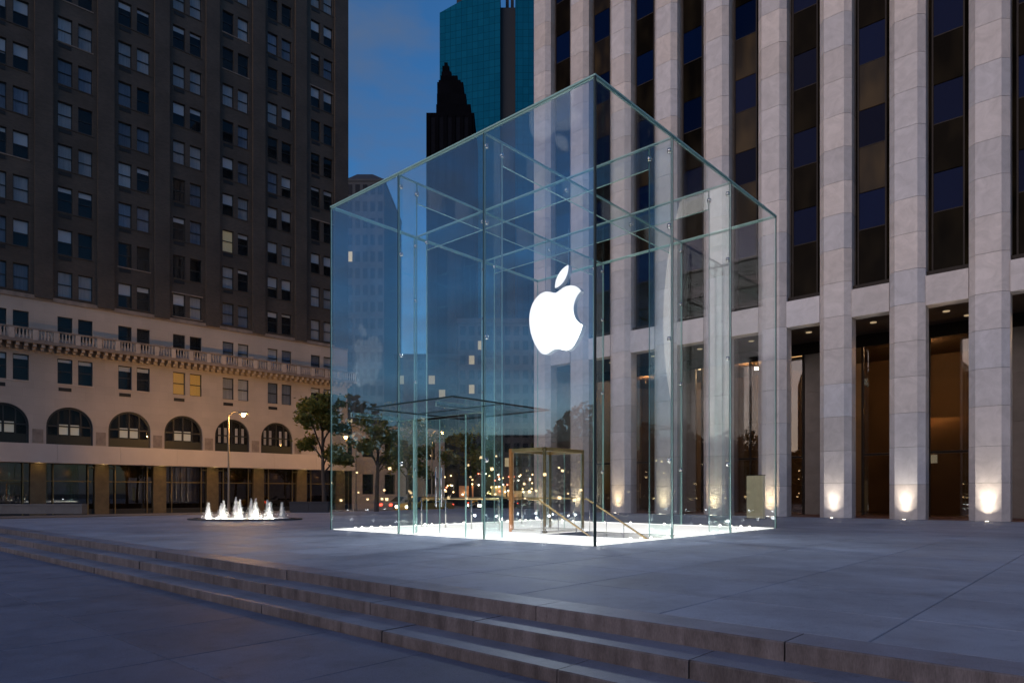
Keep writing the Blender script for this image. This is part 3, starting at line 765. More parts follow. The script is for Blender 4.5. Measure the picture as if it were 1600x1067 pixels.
stone.build('stone_wall', LIME, ap)
MB().box(XLFT, XR+.02, -.10, -.002, 15.12, 15.42).build('string_course', LIMED, ap)
F2 = frame_mesh(WW, 1.85); P2 = [boxmesh('pane', ft, WW-ft, .175, .185, ft, .925-.03, WGL), boxmesh('pane', ft, WW-ft, .165, .175, .925+.03, 1.85-ft, WGL)]
F3 = frame_mesh(WW, 1.70); P3 = [boxmesh('pane', ft, WW-ft, .175, .185, ft, .85-.03, WGL), boxmesh('pane', ft, WW-ft, .165, .175, .85+.03, 1.70-ft, WGL)]
for i, cx in enumerate(WPOS):
    kk = {5:'orange', 6:'sheer', 7:'sheer'}.get(i, 'top')
    for s in (-1, 1):
        x0 = cx+s*(WG+WW/2)-WW/2
        window(ap, x0, 9.2, F2, P2, WW, 1.85, 'pale' if i == 6 else kk, R)
        window(ap, x0, 12.45, F3, P3, WW, 1.70, 'dark' if i < 6 else R.choice(('pale','sheer','dark')), R)
    obj('air_vent', boxmesh('air_vent', 0, .82, -.03, .05, 0, .26, VENT), ap, (cx-WG-WW+.06, 0, 8.65))
    obj('sill', boxmesh('sill', -.06, 2*WW+2*WG+.06, -.05, .12, -.09, -.002, LIMEP), ap, (cx-WG-WW, 0, 9.2))
# balcony: slab, brackets, balustrade
MB().box(XLFT, XR+.5, -.95, -.002, 11.78, 11.98).build('balcony_slab', LIMED, ap)
mb = MB(); x = XLFT+.3
while x < XR:
    mb.prism([(0,0)]*0 or [(x,-.80),(x+.22,-.80),(x+.22,-.003),(x,-.003)], 11.56, 11.78); mb.prism([(x,-.45),(x+.22,-.45),(x+.22,-.003),(x,-.003)], 11.38, 11.56); x += .5
tag(mb.build('brackets', LIMEP, ap), kind='stuff')
MB().box(XLFT, XR+.5, -.92, -.70, 12.72, 12.84).build('balcony_rail', LIMED, ap)
MB().box(XLFT, XR+.5, -.90, -.72, 11.98, 12.06).build('balcony_plinth', LIMED, ap)
mb = MB(); x = XLFT+.12
while x < XR+.4:
    ph = (x-.55) % 4.0
    mb.lathe([(.05,0),(.06,.06),(.035,.12),(.075,.28),(.04,.5),(.06,.58),(.05,.66)], 6, (x, -.81, 12.06)); x += .215
tag(mb.build('balusters', LIMEP, ap, smooth=True), kind='stuff')
for cx in WPOS:
    for dx in (-1.38, 0, 1.38):
        obj('pedestal', boxmesh('pedestal', -.16, .16, -.93, -.69, 12.0, 12.715, LIMEP), ap, (cx+dx, 0, 0))
# arched windows
WARMC = mat('cream_shade', (.62,.62,.58), .8, emit=(1.0,.86,.62), estr=.03)
SPN = mat('dark_green_spandrel', (.014,.018,.012), .5)
for i, x in enumerate(ACX):
    aw = obj('arched_window', None, ap, (x, 0, 0))
    NSg = 18
    ring = MB()
    for q_ in range(NSg):
        t0, t1 = math.pi*q_/NSg, math.pi*(q_+1)/NSg
        o = [(AR*math.cos(t), ASP+AR*math.sin(t)) for t in (t0, t1)]; n_ = [((AR-.14)*math.cos(t), ASP+(AR-.14)*math.sin(t)) for t in (t0, t1)]
        ring.quad((n_[0][0],.18,n_[0][1]),(o[0][0],.18,o[0][1]),(o[1][0],.18,o[1][1]),(n_[1][0],.18,n_[1][1]))
        ring.quad((n_[0][0],.18,n_[0][1]),(n_[1][0],.18,n_[1][1]),(n_[1][0],.3,n_[1][1]),(n_[0][0],.3,n_[0][1]))
    ring.box(-AR,-AR+.14,.18,.3,AZ0,ASP).box(AR-.14,AR,.18,.3,AZ0,ASP)
    for mx in (-.72, 0, .72): ring.box(mx-.04, mx+.04, .19, .3, AZ0+.7, ASP+math.sqrt((AR-.1)**2-mx*mx))
    ring.box(-AR+.14, AR-.14, .19, .3, ASP+.02, ASP+.12)
    ring.build('frame', WFR, aw)
    MB().box(-AR+.141, AR-.141, .195, .29, AZ0+.002, AZ0+.72).build('apron_panel', SPN, aw)
    gl = MB(); pts = [(-(AR-.14), AZ0+.72), (AR-.14, AZ0+.72)]+[((AR-.14)*math.cos(math.pi*q_/NSg), ASP+(AR-.14)*math.sin(math.pi*q_/NSg)) for q_ in range(NSg+1)]
    gl.v = [(px, .24, pz) for px, pz in pts]; gl.f = [tuple(range(len(pts)))]; gl.mi = [0]
    gl.build('pane', WGL, aw)
    if i < 6:
        for mx in (-.36, .36):
            MB().box(mx-.28, mx+.28, .33, .35, AZ0+.80, AZ0+1.55).build('shade', WARMC, aw)
    else:
        for mx in (-1.0, -.5, .45, 1.0): MB().box(mx-.11, mx+.11, .33, .35, AZ0+.80, ASP+.75).build('curtain', CURT[0], aw)
    obj('pier_panel', boxmesh('pier_panel', -.33, .33, -.03, -.002, 4.75, 5.75, LIMED), ap, (x+2.01, 0, 0))
# canopy band and storefront
BAND = mat('painted_metal_band', (.58,.51,.46), .5, var=.06, scale=.6)
for k in range(9):
    x0 = XLFT+k*4.06
    MB().box(x0+.004, min(x0+4.056, XR+.3), -1.35, -.002, 3.28, 4.62).build('fascia_panel', BAND, ap)
MB().box(XLFT, XR, .5, .7, -.6, 3.27).build('shop_back', mat('shop_interior', (.035,.022,.016), .8, var=.4, scale=1.2), ap)
TANST = mat('tan_stone_pier', (.13,.10,.055), .6, var=.25, scale=2.2, rand=.1)
SGL = glass('shop_glass', (.55,.52,.48), .09)
shop_c = [2.2, 6.25, 10.35, 14.5, 18.5, 22.6, -1.9, -6.0, 26.6]
for k, x in enumerate(sorted(shop_c)):
    obj('shop_pier', boxmesh('shop_pier', -.48, .48, -.25, .49, -.62, 3.27, TANST), ap, (x, 0, 0))
    MB().box(-.95,-.88,-.20,-.12,-.62,3.27).build('brass_post', OLIVE, ap, (x,0,0)); MB().box(.88,.95,-.20,-.12,-.62,3.27).build('brass_post', OLIVE, ap, (x,0,0))
    MB().box(-.94,.94,-.19,-.13,2.98,3.08).build('brass_head', OLIVE, ap, (x,0,0)) if k % 2 else None
    if k < 8:
        x1 = sorted(shop_c)[k+1]
        MB().box(.49, x1-x-.49, .05, .065, -.1, 3.25).build('shop_window', SGL, ap, (x,0,0))
        MB().box(.49, x1-x-.49, .0, .10, -.62, -.1).build('stall_riser', WFR, ap, (x,0,0))
        MB().box(.49, x1-x-.49, -.01, .10, 1.95, 2.03).build('transom', OLIVE, ap, (x,0,0))
        plight('shop_bulb', ap, (x+1.9, .3, 2.6), 1.6, (1.0,.55,.2), .1)
for x in shop_c:
    plight('canopy_bulb', ap, (x, -.75, 3.15), 1.1, (1.0,.66,.26), .06)
tag(MB().box(XLFT-20, 70, -4.2, 6, -.66, -.50).build('pavement', SIDEW, None, (-.75*Y0, Y0, 0), BA), kind='structure')

# ------------------------------------------------------------------ lower wing right of it and far buildings
FX = Vector((.7218,.6921,0)); FY = Vector((-.6921,.7218,0)); P0 = Vector((-.75*Y0, Y0, 0))
wing = thing('low_stone_building', 'low pale stone building seen through the left side of the cube', 'building', P0+FX*27.8, BA)
wh = [r3((1.2+2.6*k, 2.5+2.6*k, 1.0, 3.0)) for k in range(4)]+[r3((1.2+2.6*k, 2.5+2.6*k, 4.7, 6.6)) for k in range(4)]
holes_wall(wh, 0, 11.5, -.6, 7.6, y=-.3, depth=.35).build('stone_wall', LIME, wing)
MB().box(.02, 11.48, .4, 20, -.6, 7.58).build('dark_interior', ROOM, wing); MB().box(11.5, 11.53, -.3, 20, -.6, 7.6).build('side_wall', LIME, wing)
MB().box(-.0, 11.6, -.5, 20, 7.601, 8.0).build('cornice', LIMEP, wing)
for h in wh:
    o = obj('window', frame_mesh(h[1]-h[0], h[3]-h[2]), wing, (h[0], -.3, h[2])); MB().box(.05, h[1]-h[0]-.05, .17, .18, .05, h[3]-h[2]-.05).build('pane', WGL, o)

DARKB = mat('dark_brick_far', (.055,.045,.04), .9, var=.2, scale=.1)
def far_block(name, label, u0, u1, vtop, Y, depth, m, wincols=0, winrows=0, litp=.05, rot=True):
    p0 = at(u0, 770, Y); X0 = p0.x; X1 = (u1-800)/1067*Y; H = CAM_H+(770-vtop)/1067*Y
    b = thing(name, label, 'building', (X0, Y, 0), 0)
    W = X1-X0
    MB().box(0, W, 0, depth, -.6, H).build('body', m, b)
    MB().box(-.2, W+.2, -.2, depth+.2, H, H+.6).build('parapet', m, b)
    if wincols and vtop > 300:
        nsh = int(W/1.9)
        for i in range(nsh):
            obj('shop_window', boxmesh('shop_window', .1, W/nsh-.1, -.05, -.002, .3, R.choice((1.4,2.0,2.6)), R.choice(SHOPL+[SHOPL[3]]*2)), b, (i*W/nsh, 0, 0))
    if wincols and vtop > 300:
        for i in range(48):
            obj('shop_lamp', SLM[R.choice((0,0,0,1,1,2))], b, (R.uniform(.3,W-.3), -R.uniform(.1,.5), R.uniform(.5,3.6)))
    if wincols:
        dx = W/wincols; dz = (H-4)/winrows
        for i in range(wincols):
            for j in range(winrows):
                mm = CLIT2 if R.random() < litp else FARW
                obj('window', boxmesh('window', -dx*.3, dx*.3, -.06, -.003, -dz*.3, dz*.3, mm), b, ((i+.5)*dx, 0, 4+(j+.5)*dz))
    return b
SHOPL = [emis('shop_light_warm', (1.0,.62,.28), .05), emis('shop_light_white', (1.0,.85,.6), .06), emis('shop_light_red', (1.0,.4,.2), .035), mat('shop_dark', (.02,.016,.013), .5)]
SLM = [MB().lathe([(.02,-.09),(.09,-.04),(.09,.04),(.02,.09)], 8).mesh('shop_lamp', emis('small_lamp_%d' % k, c, 2.6), True) for k, c in enumerate(((1.0,.62,.26),(1.0,.88,.66),(1.0,.2,.1)))]
FARW = mat('far_window', (.010,.013,.02), .15, spec=.12); CLIT2 = emis('far_lit_window', (1.0,.74,.42), .08)
far_block('brick_building', 'dark brick building far along the street behind the cube', 618, 715, 560, 92, 20, DARKB, 6, 8)
far_block('office_building', 'dark office building beside the marble tower seen through the cube', 716, 842, 505, 84, 20, mat('far_grey_block', (.05,.052,.06), .7, var=.2, scale=.1), 9, 10)
far_block('distant_building', 'distant dark building peeking above the cube beside the brick apartment building', 541, 600, 283, 190, 30, mat('far_slate', (.04,.05,.065), .8), 5, 18, .05)
rf = [o for o in bpy.data.objects if o.name.startswith('distant_building')][0]
p = at(541, 283, 190); Wd = 59/1067*190
hip = MB(); hh = 3.2
hip.v = [(0,0,0),(Wd,0,0),(Wd,20,0),(0,20,0),(Wd*.2,4,hh),(Wd*.62,4,hh),(Wd*.62,14,hh),(Wd*.2,14,hh)]
hip.f = [(0,1,5,4),(1,2,6,5),(2,3,7,6),(3,0,4,7),(4,5,6,7)]; hip.mi = [0]*5
hip.build('roof', mat('far_roof', (.03,.035,.045), .7), rf, (0,0,p.z+.6))
# dark setback tower
YS = 150.0
sb = thing('setback_tower', 'black stepped masonry tower rising in front of the teal glass tower', 'tower', ((666-800)/1067*YS, YS, 0), 0)
def sx(u): return (u-666)/1067*YS
def sz(v): return CAM_H+(770-v)/1067*YS
SBM = mat('near_black_masonry', (.004,.0045,.007), .9, var=.3, scale=.15, spec=0.0)  # near-black tone varied at random
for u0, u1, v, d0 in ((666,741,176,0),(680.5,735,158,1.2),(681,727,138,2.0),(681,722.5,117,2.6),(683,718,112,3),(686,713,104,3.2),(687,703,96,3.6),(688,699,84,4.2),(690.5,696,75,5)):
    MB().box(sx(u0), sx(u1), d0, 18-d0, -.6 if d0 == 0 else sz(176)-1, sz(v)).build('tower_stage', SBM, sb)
rb = boxmesh('pier_rib', -.35,.35,-.25,0,0,sz(180),SBM)
for k in range(6): obj('pier_rib', rb, sb, (sx(670+13*k), 0, 0))
fwm = boxmesh('window', -.45,.45,-.03,.02,-.9,.9, mat('near_black_window', (.006,.007,.011), .3, spec=.02))  # panes near-black like the masonry around them
for k in range(5):
    for j in range(9): obj('window', fwm, sb, (sx(676.5+13*k), -.0, sz(190+12*j)))
# teal glass tower
YT = 185.0
TEAL = bpy.data.materials.new('teal_curtain_wall'); TEAL.use_nodes = True
n = TEAL.node_tree.nodes; l = TEAL.node_tree.links; p = n['Principled BSDF']
t = n.new('ShaderNodeTexCoord'); sp = n.new('ShaderNodeSeparateXYZ'); cb = n.new('ShaderNodeCombineXYZ'); l.new(t.outputs['Object'], sp.inputs[0])
l.new(sp.outputs[0], cb.inputs[0]); l.new(sp.outputs[2], cb.inputs[1])
b = n.new('ShaderNodeTexBrick'); b.offset = 0; b.inputs['Scale'].default_value = 1; b.inputs['Brick Width'].default_value = 1.5; b.inputs['Row Height'].default_value = 1.9; b.inputs['Mortar Size'].default_value = .07
b.inputs['Color1'].default_value = (.004,.098,.195,1); b.inputs['Color2'].default_value = (.003,.082,.165,1); b.inputs['Mortar'].default_value = (.002,.052,.105,1)
l.new(cb.outputs[0], b.inputs['Vector']); l.new(b.outputs[0], p.inputs['Base Color']); p.inputs['Roughness'].default_value = .18; p.inputs['Specular IOR Level'].default_value = 0.0
TDK = mat('teal_tower_dark_slot', (.006,.008,.012), .5)
tt = thing('teal_glass_tower', 'teal glass skyscraper with a black vertical slot behind the marble tower', 'tower', ((687-800)/1067*YT, YT, 0), 0)
def tx(u): return (u-687)/1067*YT
def tz(v): return CAM_H+(770-v)/1067*YT
mb = MB(); q = [(tx(687),0),(tx(782),-4.5),(tx(782),22),(tx(687),22)]
i = len(mb.v); tops = [tz(20), tz(-14), tz(-14), tz(20)]
mb.v = [(x,y,-.6) for x, y in q]+[(x,y,tops[k]) for k, (x, y) in enumerate(q)]
mb.f = [(0,1,5,4),(1,2,6,5),(2,3,7,6),(3,0,4,7),(4,5,6,7)]; mb.mi = [0]*5
mb.build('glass_shaft', TEAL, tt)
MB().box(tx(782.2), tx(805), -2.5, 22, -.6, tz(22)).build('dark_slot', TDK, tt)
MB().box(tx(805.2), tx(842), -4.6, 22, -.6, tz(-6)).build('glass_shaft', TEAL, tt)
MB().box(tx(712), tx(760), 3.0, 20, tz(25), tz(-20)).build('penthouse', mat('penthouse_dark', (.012,.014,.025), .6), tt)
for uu, hh_ in ((765,4),(790,5),(798,6)): MB().box(tx(uu), tx(uu+5), 2, 6, tz(10), tz(10)+hh_).build('rooftop_plant', TDK, tt)

# ------------------------------------------------------------------ fountain
WAT = mat('pool_water', (.02,.03,.04), .06, spec=.6, bump=.4, bscale=6)
FOAM = bpy.data.materials.new('aerated_water'); FOAM.use_nodes = True
n = FOAM.node_tree.nodes; l = FOAM.node_tree.links; p = n['Principled BSDF']; p.inputs['Base Color'].default_value = (.93,.94,.95,1); p.inputs['Roughness'].default_value = .35
tl = n.new('ShaderNodeBsdfTranslucent'); tl.inputs[0].default_value = (.95,.95,.95,1); mx = n.new('ShaderNodeMixShader'); mx.inputs[0].default_value = .55
l.new(p.outputs[0], mx.inputs[1]); l.new(tl.outputs[0], mx.inputs[2]); l.new(mx.outputs[0], n['Material Output'].inputs[0])
fc = at(383, 811, 28.3); fc.z = 0
pool = thing('fountain_pool', 'low dark stone pool rim on the plaza around the lit water jets', 'fountain', fc, 0)
mb = MB(); no_ = 40; rx, ry = 2.35, 1.15
def ell(rx, ry, z): return [(rx*math.cos(2*math.pi*k/no_), ry*math.sin(2*math.pi*k/no_), z) for k in range(no_)]
for z, a_, b_ in ((.002,rx,ry),(.07,rx,ry),(.07,rx-.22,ry-.22),(.03,rx-.22,ry-.22)): mb.v += ell(a_, b_, z)
for s in range(3):
    for k in range(no_): mb.f.append((s*no_+k, s*no_+(k+1)%no_, (s+1)*no_+(k+1)%no_, (s+1)*no_+k)); mb.mi.append(0)
mb.build('rim', mat('dark_granite_rim', (.06,.06,.065), .4), pool)
mb = MB(); mb.v = ell(rx-.2, ry-.2, .032); mb.f = [tuple(range(no_))]; mb.mi = [0]; mb.build('water', WAT, pool)
jx = [328.6,342.6,352.5,365.6,377.8,389.5,402.4,415.3,425,438]; jh = [.68,.64,.76,.90,.80,.84,.84,.78,.70,.68]
fts = thing('water_jets', 'row of ten white lit fountain jets', 'fountain jets', fc, 0)
fts['label'] = 'row of ten glowing white water jets rising from the plaza fountain'
for k, (u, h) in enumerate(zip(jx, jh)):
    X = (u-383)/1067*28.3; y = .20*(1 if k % 2 else -1)
    mb = MB(); NS_ = 9
    prof = []
    rr = random.Random(k)
    for i in range(12):
        s = i/11; r_ = .125*(1-s)**1.3+.022+.02*math.sin(i*2.1+k)*(1-s)
        prof.append((r_, h*s))
    i0 = len(mb.v); mb.lathe(prof, 10, (0,0,.03))
    mb.v = [(x+rr.uniform(-.028,.028), yy+rr.uniform(-.028,.028), zz+rr.uniform(-.03,.03)) for x, yy, zz in mb.v]
    for d in range(420):
        a_ = rr.uniform(0, 6.28); s = rr.random()**1.6; r_ = (.05+.24*(1-s)**1.5)*rr.uniform(.4,1.2); zz = .04+h*s*rr.uniform(.7,1.02); e = rr.uniform(.006,.016)
        cx_, cy_ = r_*math.cos(a_), r_*math.sin(a_)
        mb.v += [(cx_+e,cy_,zz),(cx_-e,cy_+e,zz),(cx_-e,cy_-e,zz),(cx_,cy_,zz+e*2.6)]
        i1 = len(mb.v)-4; mb.f += [(i1,i1+2,i1+1),(i1,i1+1,i1+3),(i1+1,i1+2,i1+3),(i1+2,i1,i1+3)]; mb.mi += [0]*4
    mb.build('jet', FOAM, fts, (X, y, 0), smooth=True)
    fm2 = MB(); fm2.lathe([(.30,0),(.27,.03),(.20,.06),(.12,.10),(.06,.14)], 12, (0,0,.03)); fm2.v = [(x+rr.uniform(-.035,.035), yy+rr.uniform(-.035,.035), zz+rr.uniform(-.012,.02)) for x, yy, zz in fm2.v]
    fm2.build('foam', FOAM, fts, (X, y, 0), smooth=True)
for k in range(9):
    plight('pool_lamp', pool, (-1.32+.33*k, -.52, .10), 5, (1.0,.92,.78), .03)

# ------------------------------------------------------------------ street lamp, parapets, kiosk
POLE = mat('painted_lamp_pole', (.16,.15,.13), .45, metal=.3)
def street_lamp(label, u, v, Y, du, power, group, color=(1.0,.50,.14)):
    hp = at(u, v, Y); bx = hp.x-du
    t = thing('street_lamp', label, 'street lamp', (bx, Y, -.5), 0, group)
    H = hp.z+.5
    MB().lathe([(.16,0),(.16,.25),(.12,.3),(.10,.9),(.075,1.0),(.055,H-.3),(.045,H+.08)], 10).build('pole', POLE, t, smooth=True)
    MB().tube([(0,0,H-.1),(du*.25,0,H+.22),(du*.7,0,H+.25),(du-.2,0,H+.16)], [.04,.035,.03,.03], 8).build('arm', POLE, t, smooth=True)
    hd = MB().box(du-.32, du+.30, -.14, .14, H+.10, H+.24).build('lamp_head', POLE, t)
    MB().lathe([(.05,-.14),(.12,-.08),(.14,0),(.12,.07)], 12, (du,0,H+.03)).build('bulb', emis('sodium_bulb', (1.0,.55,.18), 14), hd, smooth=True)
    plight('sodium_light', t, (du,0,H-.22), power, color, .12)
    return t
street_lamp('street lamp with a glowing orange bulb before the arched limestone base', 380, 648, 49, 1.05, 430, 'street lamps')
street_lamp('street lamp glowing orange behind the cube, between its fins', 692, 676, 62, 1.0, 150, 'street lamps')
street_lamp('dimmer street lamp seen through the cube just left of its first fin', 540, 683, 60, -.9, 70, 'street lamps')
PAR = mat('grey_granite_parapet', (.17,.165,.16), .7, var=.15, scale=1.5, rand=.12)
def low_wall(label, u0, u1, v0, v1, Y, m):
    p0 = at(u0, v1, Y); p1 = at(u1, v1, Y)
    t = thing('low_wall', label, 'wall', (p0.x, Y, 0), 0)
    h = (v1-v0)/1067*Y; W = p1.x-p0.x; n_ = max(2, int(W/1.8))
    for k in range(n_): obj('wall_block', boxmesh('wall_block', 0.005, W/n_-.005, 0, .45, 0, h-.06, m), t, (k*W/n_, 0, -.001))
    MB().box(-.03, W+.03, -.04, .49, h-.058, h).build('coping', m, t)
low_wall('low grey stone wall at the plaza edge below the arched building', -60, 128, 790, 805, 36.5, PAR)
low_wall('low dark stone wall at the plaza edge beside the tree', 452, 512, 786, 803, 39, mat('dark_wall', (.035,.035,.04), .7))
ki = thing('lit_signboard', 'pale yellow lit panel standing before the piers at the right of the cube', 'signboard', at(1181, 770, 29.5)*Vector((1,1,0)) if False else Vector((at(1181,770,29.3).x, 29.3, .0)), -rad(42.2))
MB().box(-.36,.36,-.10,.10,.0,1.85).build('cabinet', mat('pale_yellow_cabinet', (.50,.44,.26), .5, var=.1, emit=(1.0,.85,.5), estr=.03), ki)
MB().box(-.38,.38,-.12,.12,1.851,1.88).build('cap', BRONZE, ki); MB().box(-.42,.42,-.16,.16,-.02,.04).build('plinth', BRONZE, ki)

# ------------------------------------------------------------------ trees
BARK = mat('grey_brown_bark', (.08,.06,.045), .9, var=.3, scale=6, bump=.5, bscale=12, stretch=(1,1,.25))
LEAFM = []
for nm, c in (('green_leaves', (.12,.135,.025)), ('yellow_green_leaves', (.22,.18,.03))):
    m = bpy.data.materials.new(nm); m.use_nodes = True; n = m.node_tree.nodes; l = m.node_tree.links; p = n['Principled BSDF']
    no = n.new('ShaderNodeTexNoise'); no.inputs['Scale'].default_value = 1.4; no.inputs['Detail'].default_value = 3
    tc = n.new('ShaderNodeTexCoord'); l.new(tc.outputs['Object'], no.inputs['Vector'])
    rp = n.new('ShaderNodeValToRGB'); rp.color_ramp.elements[0].position = .35; rp.color_ramp.elements[1].position = .65
    rp.color_ramp.elements[0].color = (*[x*.6 for x in c],1); rp.color_ramp.elements[1].color = (*[x*1.5 for x in c],1)
    l.new(no.outputs[0], rp.inputs[0]); l.new(rp.outputs[0], p.inputs['Base Color']); p.inputs['Roughness'].default_value = .6
    tl = n.new('ShaderNodeBsdfTranslucent'); l.new(rp.outputs[0], tl.inputs[0]); mx = n.new('ShaderNodeMixShader'); mx.inputs[0].default_value = .35
    l.new(p.outputs[0], mx.inputs[1]); l.new(tl.outputs[0], mx.inputs[2]); l.new(mx.outputs[0], n['Material Output'].inputs[0]); LEAFM.append(m)
def tree(label, x, y, z, h, rx_, seed, leaves=5200, group='street trees', th=.36):
    rr = random.Random(seed)
    t = thing('tree', label, 'tree', (x, y, z), 0, group)
    tr = MB(); hb = h*th
    lean = (rr.uniform(-.2,.2), rr.uniform(-.2,.2))
    tr.tube([(0,0,-.05),(lean[0]*.3,lean[1]*.3,hb*.5),(lean[0],lean[1],hb),(lean[0]*1.6,lean[1]*1.6,h*.8)], [.17,.13,.11,.03], 9)
    tips = []
    for k in range(11):
        a = 2*math.pi*k/11*2.4+rr.uniform(-.3,.3); zb = hb*rr.uniform(.85,1.0)+h*.045*k; L = rx_*rr.uniform(.65,1.0)*(1-.03*k)
        p0 = Vector((lean[0], lean[1], zb)); p2 = p0+Vector((math.cos(a)*L, math.sin(a)*L, h*rr.uniform(.08,.24))); p1 = p0.lerp(p2,.5)+Vector((0,0,h*.06))
        tr.tube([p0,p1,p2], [.06,.04,.012], 6); tips += [p1.lerp(p2,.3), p1.lerp(p2,.7), p2]
        for q in range(3):
            b_ = p1.lerp(p2, rr.random()); e = b_+Vector((rr.uniform(-1,1),rr.uniform(-1,1),rr.uniform(-.1,.8)))*rx_*.38
            tr.tube([b_, e], [.022,.008], 5); tips += [b_.lerp(e,.6), e]
    tips += [Vector((lean[0]*1.6,lean[1]*1.6,h*.8)), Vector((lean[0]*1.6,lean[1]*1.6,h*.88))]
    tr.build('trunk', BARK, t, smooth=True)
    cr = MB(); cl = [(p, rr.uniform(.28,.62)*rx_*.42) for p in tips]
    for i in range(leaves):
        p, r_ = rr.choice(cl); d = Vector((rr.gauss(0,1), rr.gauss(0,1), rr.gauss(0,.7)))*r_*.62; c = p+d
        s = rr.uniform(.06,.12); a = Vector((rr.gauss(0,1),rr.gauss(0,1),rr.gauss(0,.6))).normalized(); b_ = a.cross(Vector((rr.gauss(0,1),rr.gauss(0,1),rr.gauss(0,1)))).normalized()
        cr.quad(c-a*s*1.5, c-b_*s*.7, c+a*s*1.5, c+b_*s*.7, rr.random() < .4)
    cr.mi = [int(v) for v in cr.mi]
    cr.build('crown', LEAFM, t)
    return t
p = at(507, 770, 42); tree('leafy tree beside the left edge of the cube', p.x, 42, -.3, 8.3, 1.75, 3, 9500, th=.33)
p = at(588, 770, 41); tree('slim young tree standing behind the left bay of the cube', p.x, 41, -.3, 5.9, 1.5, 5, 3600, th=.44)
p = at(640, 770, 52); tree('dark street tree behind the cube beside the glowing street lamp', p.x, 52, -.5, 6.6, 2.3, 8, 4200)
p = at(735, 770, 56); tree('broad dark street tree behind the fin of the entrance bay', p.x, 56, -.5, 7.0, 2.4, 11, 4200)

# ------------------------------------------------------------------ cars in the street behind the cube
TYRE = mat('black_tyre', (.015,.015,.015), .8); RIMM = mat('alloy_rim', (.5,.5,.5), .3, metal=1.0); CGLS = mat('car_window', (.01,.012,.015), .05, spec=.5)
HEAD = emis('headlight_lamp', (1.0,.92,.75), 6.0); TAIL = emis('tail_lamp', (1.0,.06,.03), 2.2)
def car(label, x, y, rz, m):
    t = thing('car', label, 'car', (x, y, -.62), rz, 'cars in the street')
    L, W = 4.6, 1.8
    prof = [(-2.3,.35),(-2.3,.78),(-2.2,.92),(-1.35,1.0),(-.75,1.42),(.55,1.46),(1.25,1.0),(2.1,.88),(2.3,.70),(2.3,.35)]
    mb = MB(); n = len(prof)
    rings = []
    for yy, sc_ in ((-W/2,.93),(-W/2+.12,1.0),(W/2-.12,1.0),(W/2,.93)):
        i0 = len(mb.v)
        for px, pz in prof:
            tuck = .16 if pz > 1.05 else 0
            mb.v.append((px*(sc_ if pz > .8 else 1), yy-math.copysign(tuck, yy), .35+(pz-.35)*sc_))
        rings.append(i0)
    for r_ in range(3):
        for k in range(n): mb.f.append((rings[r_]+k, rings[r_]+(k+1)%n, rings[r_+1]+(k+1)%n, rings[r_+1]+k)); mb.mi.append(0)
    mb.f.append(tuple(rings[0]+k for k in reversed(range(n)))); mb.f.append(tuple(rings[3]+k for k in range(n))); mb.mi += [0,0]
    mb.build('body', m, t)
    for s_ in (-1, 1):
        g_ = MB(); yy = s_*(W/2-.14)
        for q in (((-1.15,.98),(-.72,1.32),(-.12,1.34),(-.12,.98)),((-.04,.98),(-.04,1.34),(.48,1.34),(1.0,.98))):
            i0 = len(g_.v); g_.v += [(px, s_*(W/2+.012-(.155*(pz-.98)/.36)-.03*(1 if pz > 1 else 0)), pz) for px, pz in q]; g_.f.append((i0,i0+1,i0+2,i0+3)); g_.mi.append(0)
        g_.build('side_window', CGLS, t)
        MB().box(2.26,2.33,s_*.62-.2,s_*.62+.2,.60,.76).build('headlight', HEAD, t)
        MB().box(-2.33,-2.27,s_*.66-.17,s_*.66+.17,.68,.86).build('tail_light', TAIL, t)
        for px in (-1.4, 1.42):
            w_ = MB().tube([(px, s_*(W/2-.2), .32),(px, s_*(W/2+.02), .32)], .32, 18).build('wheel', TYRE, t, smooth=False)
            MB().tube([(px, s_*(W/2+.0), .32),(px, s_*(W/2+.03), .32)], .19, 12).build('rim', RIMM, w_)
    MB().quad((1.22,-.70,1.03),(1.22,.70,1.03),(.60,.60,1.44),(.60,-.60,1.44)).build('windscreen', CGLS, t)
    MB().quad((-1.33,.70,1.03),(-1.33,-.70,1.03),(-.80,-.60,1.41),(-.80,.60,1.41)).build('rear_window', CGLS, t)
    return t
YELC = mat('yellow_car_paint', (.60,.36,.03), .3); BLKC = mat('black_car_paint', (.012,.012,.014), .2); SILC = mat('silver_car_paint', (.35,.36,.38), .3, metal=.5)
p = ab(35.5, 41.5); car('yellow car in the street behind the left bay of the cube', p.x, p.y, A1+math.pi, YELC)
p = ab(43, 41.2); car('black car following the yellow car in the street behind the cube', p.x, p.y, A1+math.pi, BLKC)
p = ab(37, 45.5); car('silver car in the far lane of the street behind the cube', p.x, p.y, A1, SILC)
p = ab(47, 45.3); car('yellow car ahead of the silver car in the far lane', p.x, p.y, A1, YELC)

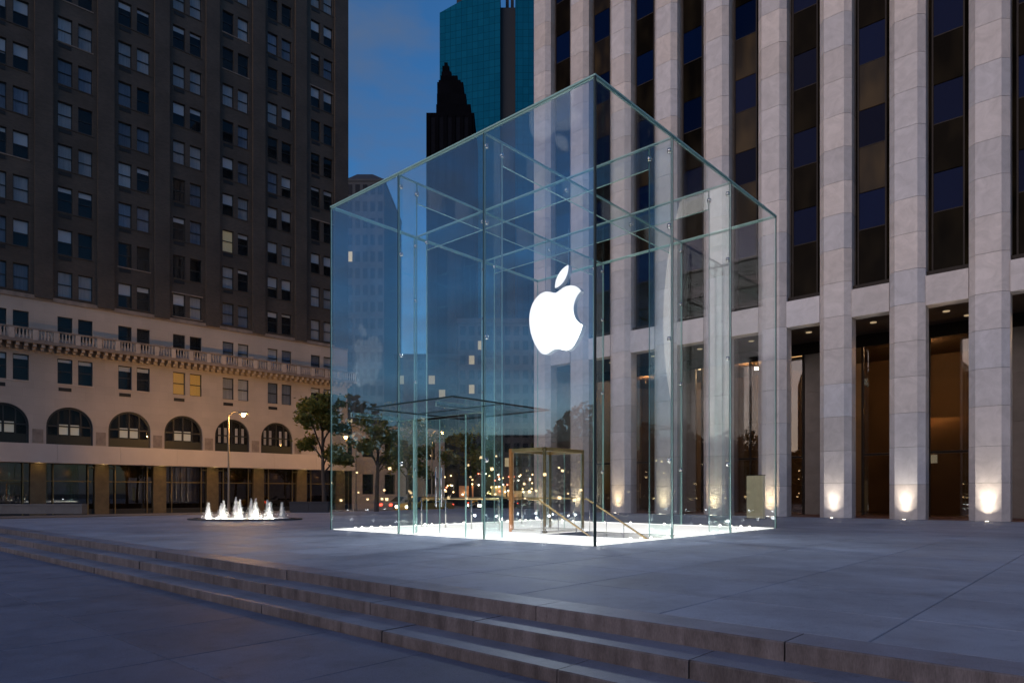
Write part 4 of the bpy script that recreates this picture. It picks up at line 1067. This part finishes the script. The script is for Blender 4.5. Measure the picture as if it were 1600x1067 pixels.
# ------------------------------------------------------------------ the park mirrored in the glass, and a skyline added to darken its reflections
rr = random.Random(21)
belt = MB()
for k in range(22000):
    th = rad(rr.uniform(158, 272)); r_ = rr.uniform(72, 84); cl_ = math.sin(th*31)*1.8+math.sin(th*13.7)*2.2
    z = rr.uniform(0, 1)**.8*(9.5+cl_)
    c = Vector((math.cos(th)*r_, 10+math.sin(th)*r_, z)); s_ = rr.uniform(.35,.7)
    a = Vector((rr.gauss(0,1),rr.gauss(0,1),rr.gauss(0,1))).normalized(); b_ = a.cross(Vector((rr.gauss(0,1),rr.gauss(0,1),rr.gauss(0,1)))).normalized()
    belt.quad(c-a*s_, c-b_*s_*.6, c+a*s_, c+b_*s_*.6)
tag(belt.build('park_trees', LEAFM[0]), 'dark mass of park trees mirrored in the glass', 'trees', kind='stuff')
SKYL = mat('dark_skyline_masonry', (.05,.045,.042), .9, var=.3, scale=.1)
sk = MB()  # unseen blocks added to darken the tower windows' reflections and close the horizon
for th, w_, h_ in ((206,20,30),(219,26,24),(233,18,34),(248,24,22),(262,20,28)):
    c = Vector((math.cos(rad(th))*118, 10+math.sin(rad(th))*118, 0)); d = Vector((math.cos(rad(th)), math.sin(rad(th)), 0)); e = Vector((-d.y, d.x, 0))
    poly = [c-e*w_/2, c+e*w_/2, c+e*w_/2+d*18, c-e*w_/2+d*18]; sk.prism([(p.x,p.y) for p in reversed(poly)], -.7, h_)
    poly = [c-e*w_/4+d*3, c+e*w_/4+d*3, c+e*w_/4+d*15, c-e*w_/4+d*15]; sk.prism([(p.x,p.y) for p in reversed(poly)], h_+.01, h_*1.2)
for th in range(160, 272, 8):
    c = Vector((math.cos(rad(th))*100, 10+math.sin(rad(th))*100, 0)); d = Vector((math.cos(rad(th)), math.sin(rad(th)), 0)); e = Vector((-d.y, d.x, 0))
    sk.prism([(p.x,p.y) for p in reversed([c-e*7, c+e*7, c+e*7+d*10, c-e*7+d*10])], -.7, 7+(th*37 % 11)*.4)
for k in range(150):                                      # lamps along the avenue before the park
    th = rad(rr.uniform(160, 268)); r_ = rr.uniform(52, 70); zz = rr.choice((.4,.5,1.2,2.6,3.2,4.5))*rr.uniform(.8,1.2); e_ = rr.uniform(.06,.15)
    c = Vector((math.cos(th)*r_, 10+math.sin(th)*r_, zz)); sk.box(c.x-e_, c.x+e_, c.y-e_, c.y+e_, c.z-e_, c.z+e_, 1)
tag(sk.build('added_skyline', [SKYL, emis('avenue_lamp', (1.0,.68,.34), 2.2)]), 'unseen dark skyline added west of the plaza to darken the mirrored glass', 'skyline', kind='stuff')
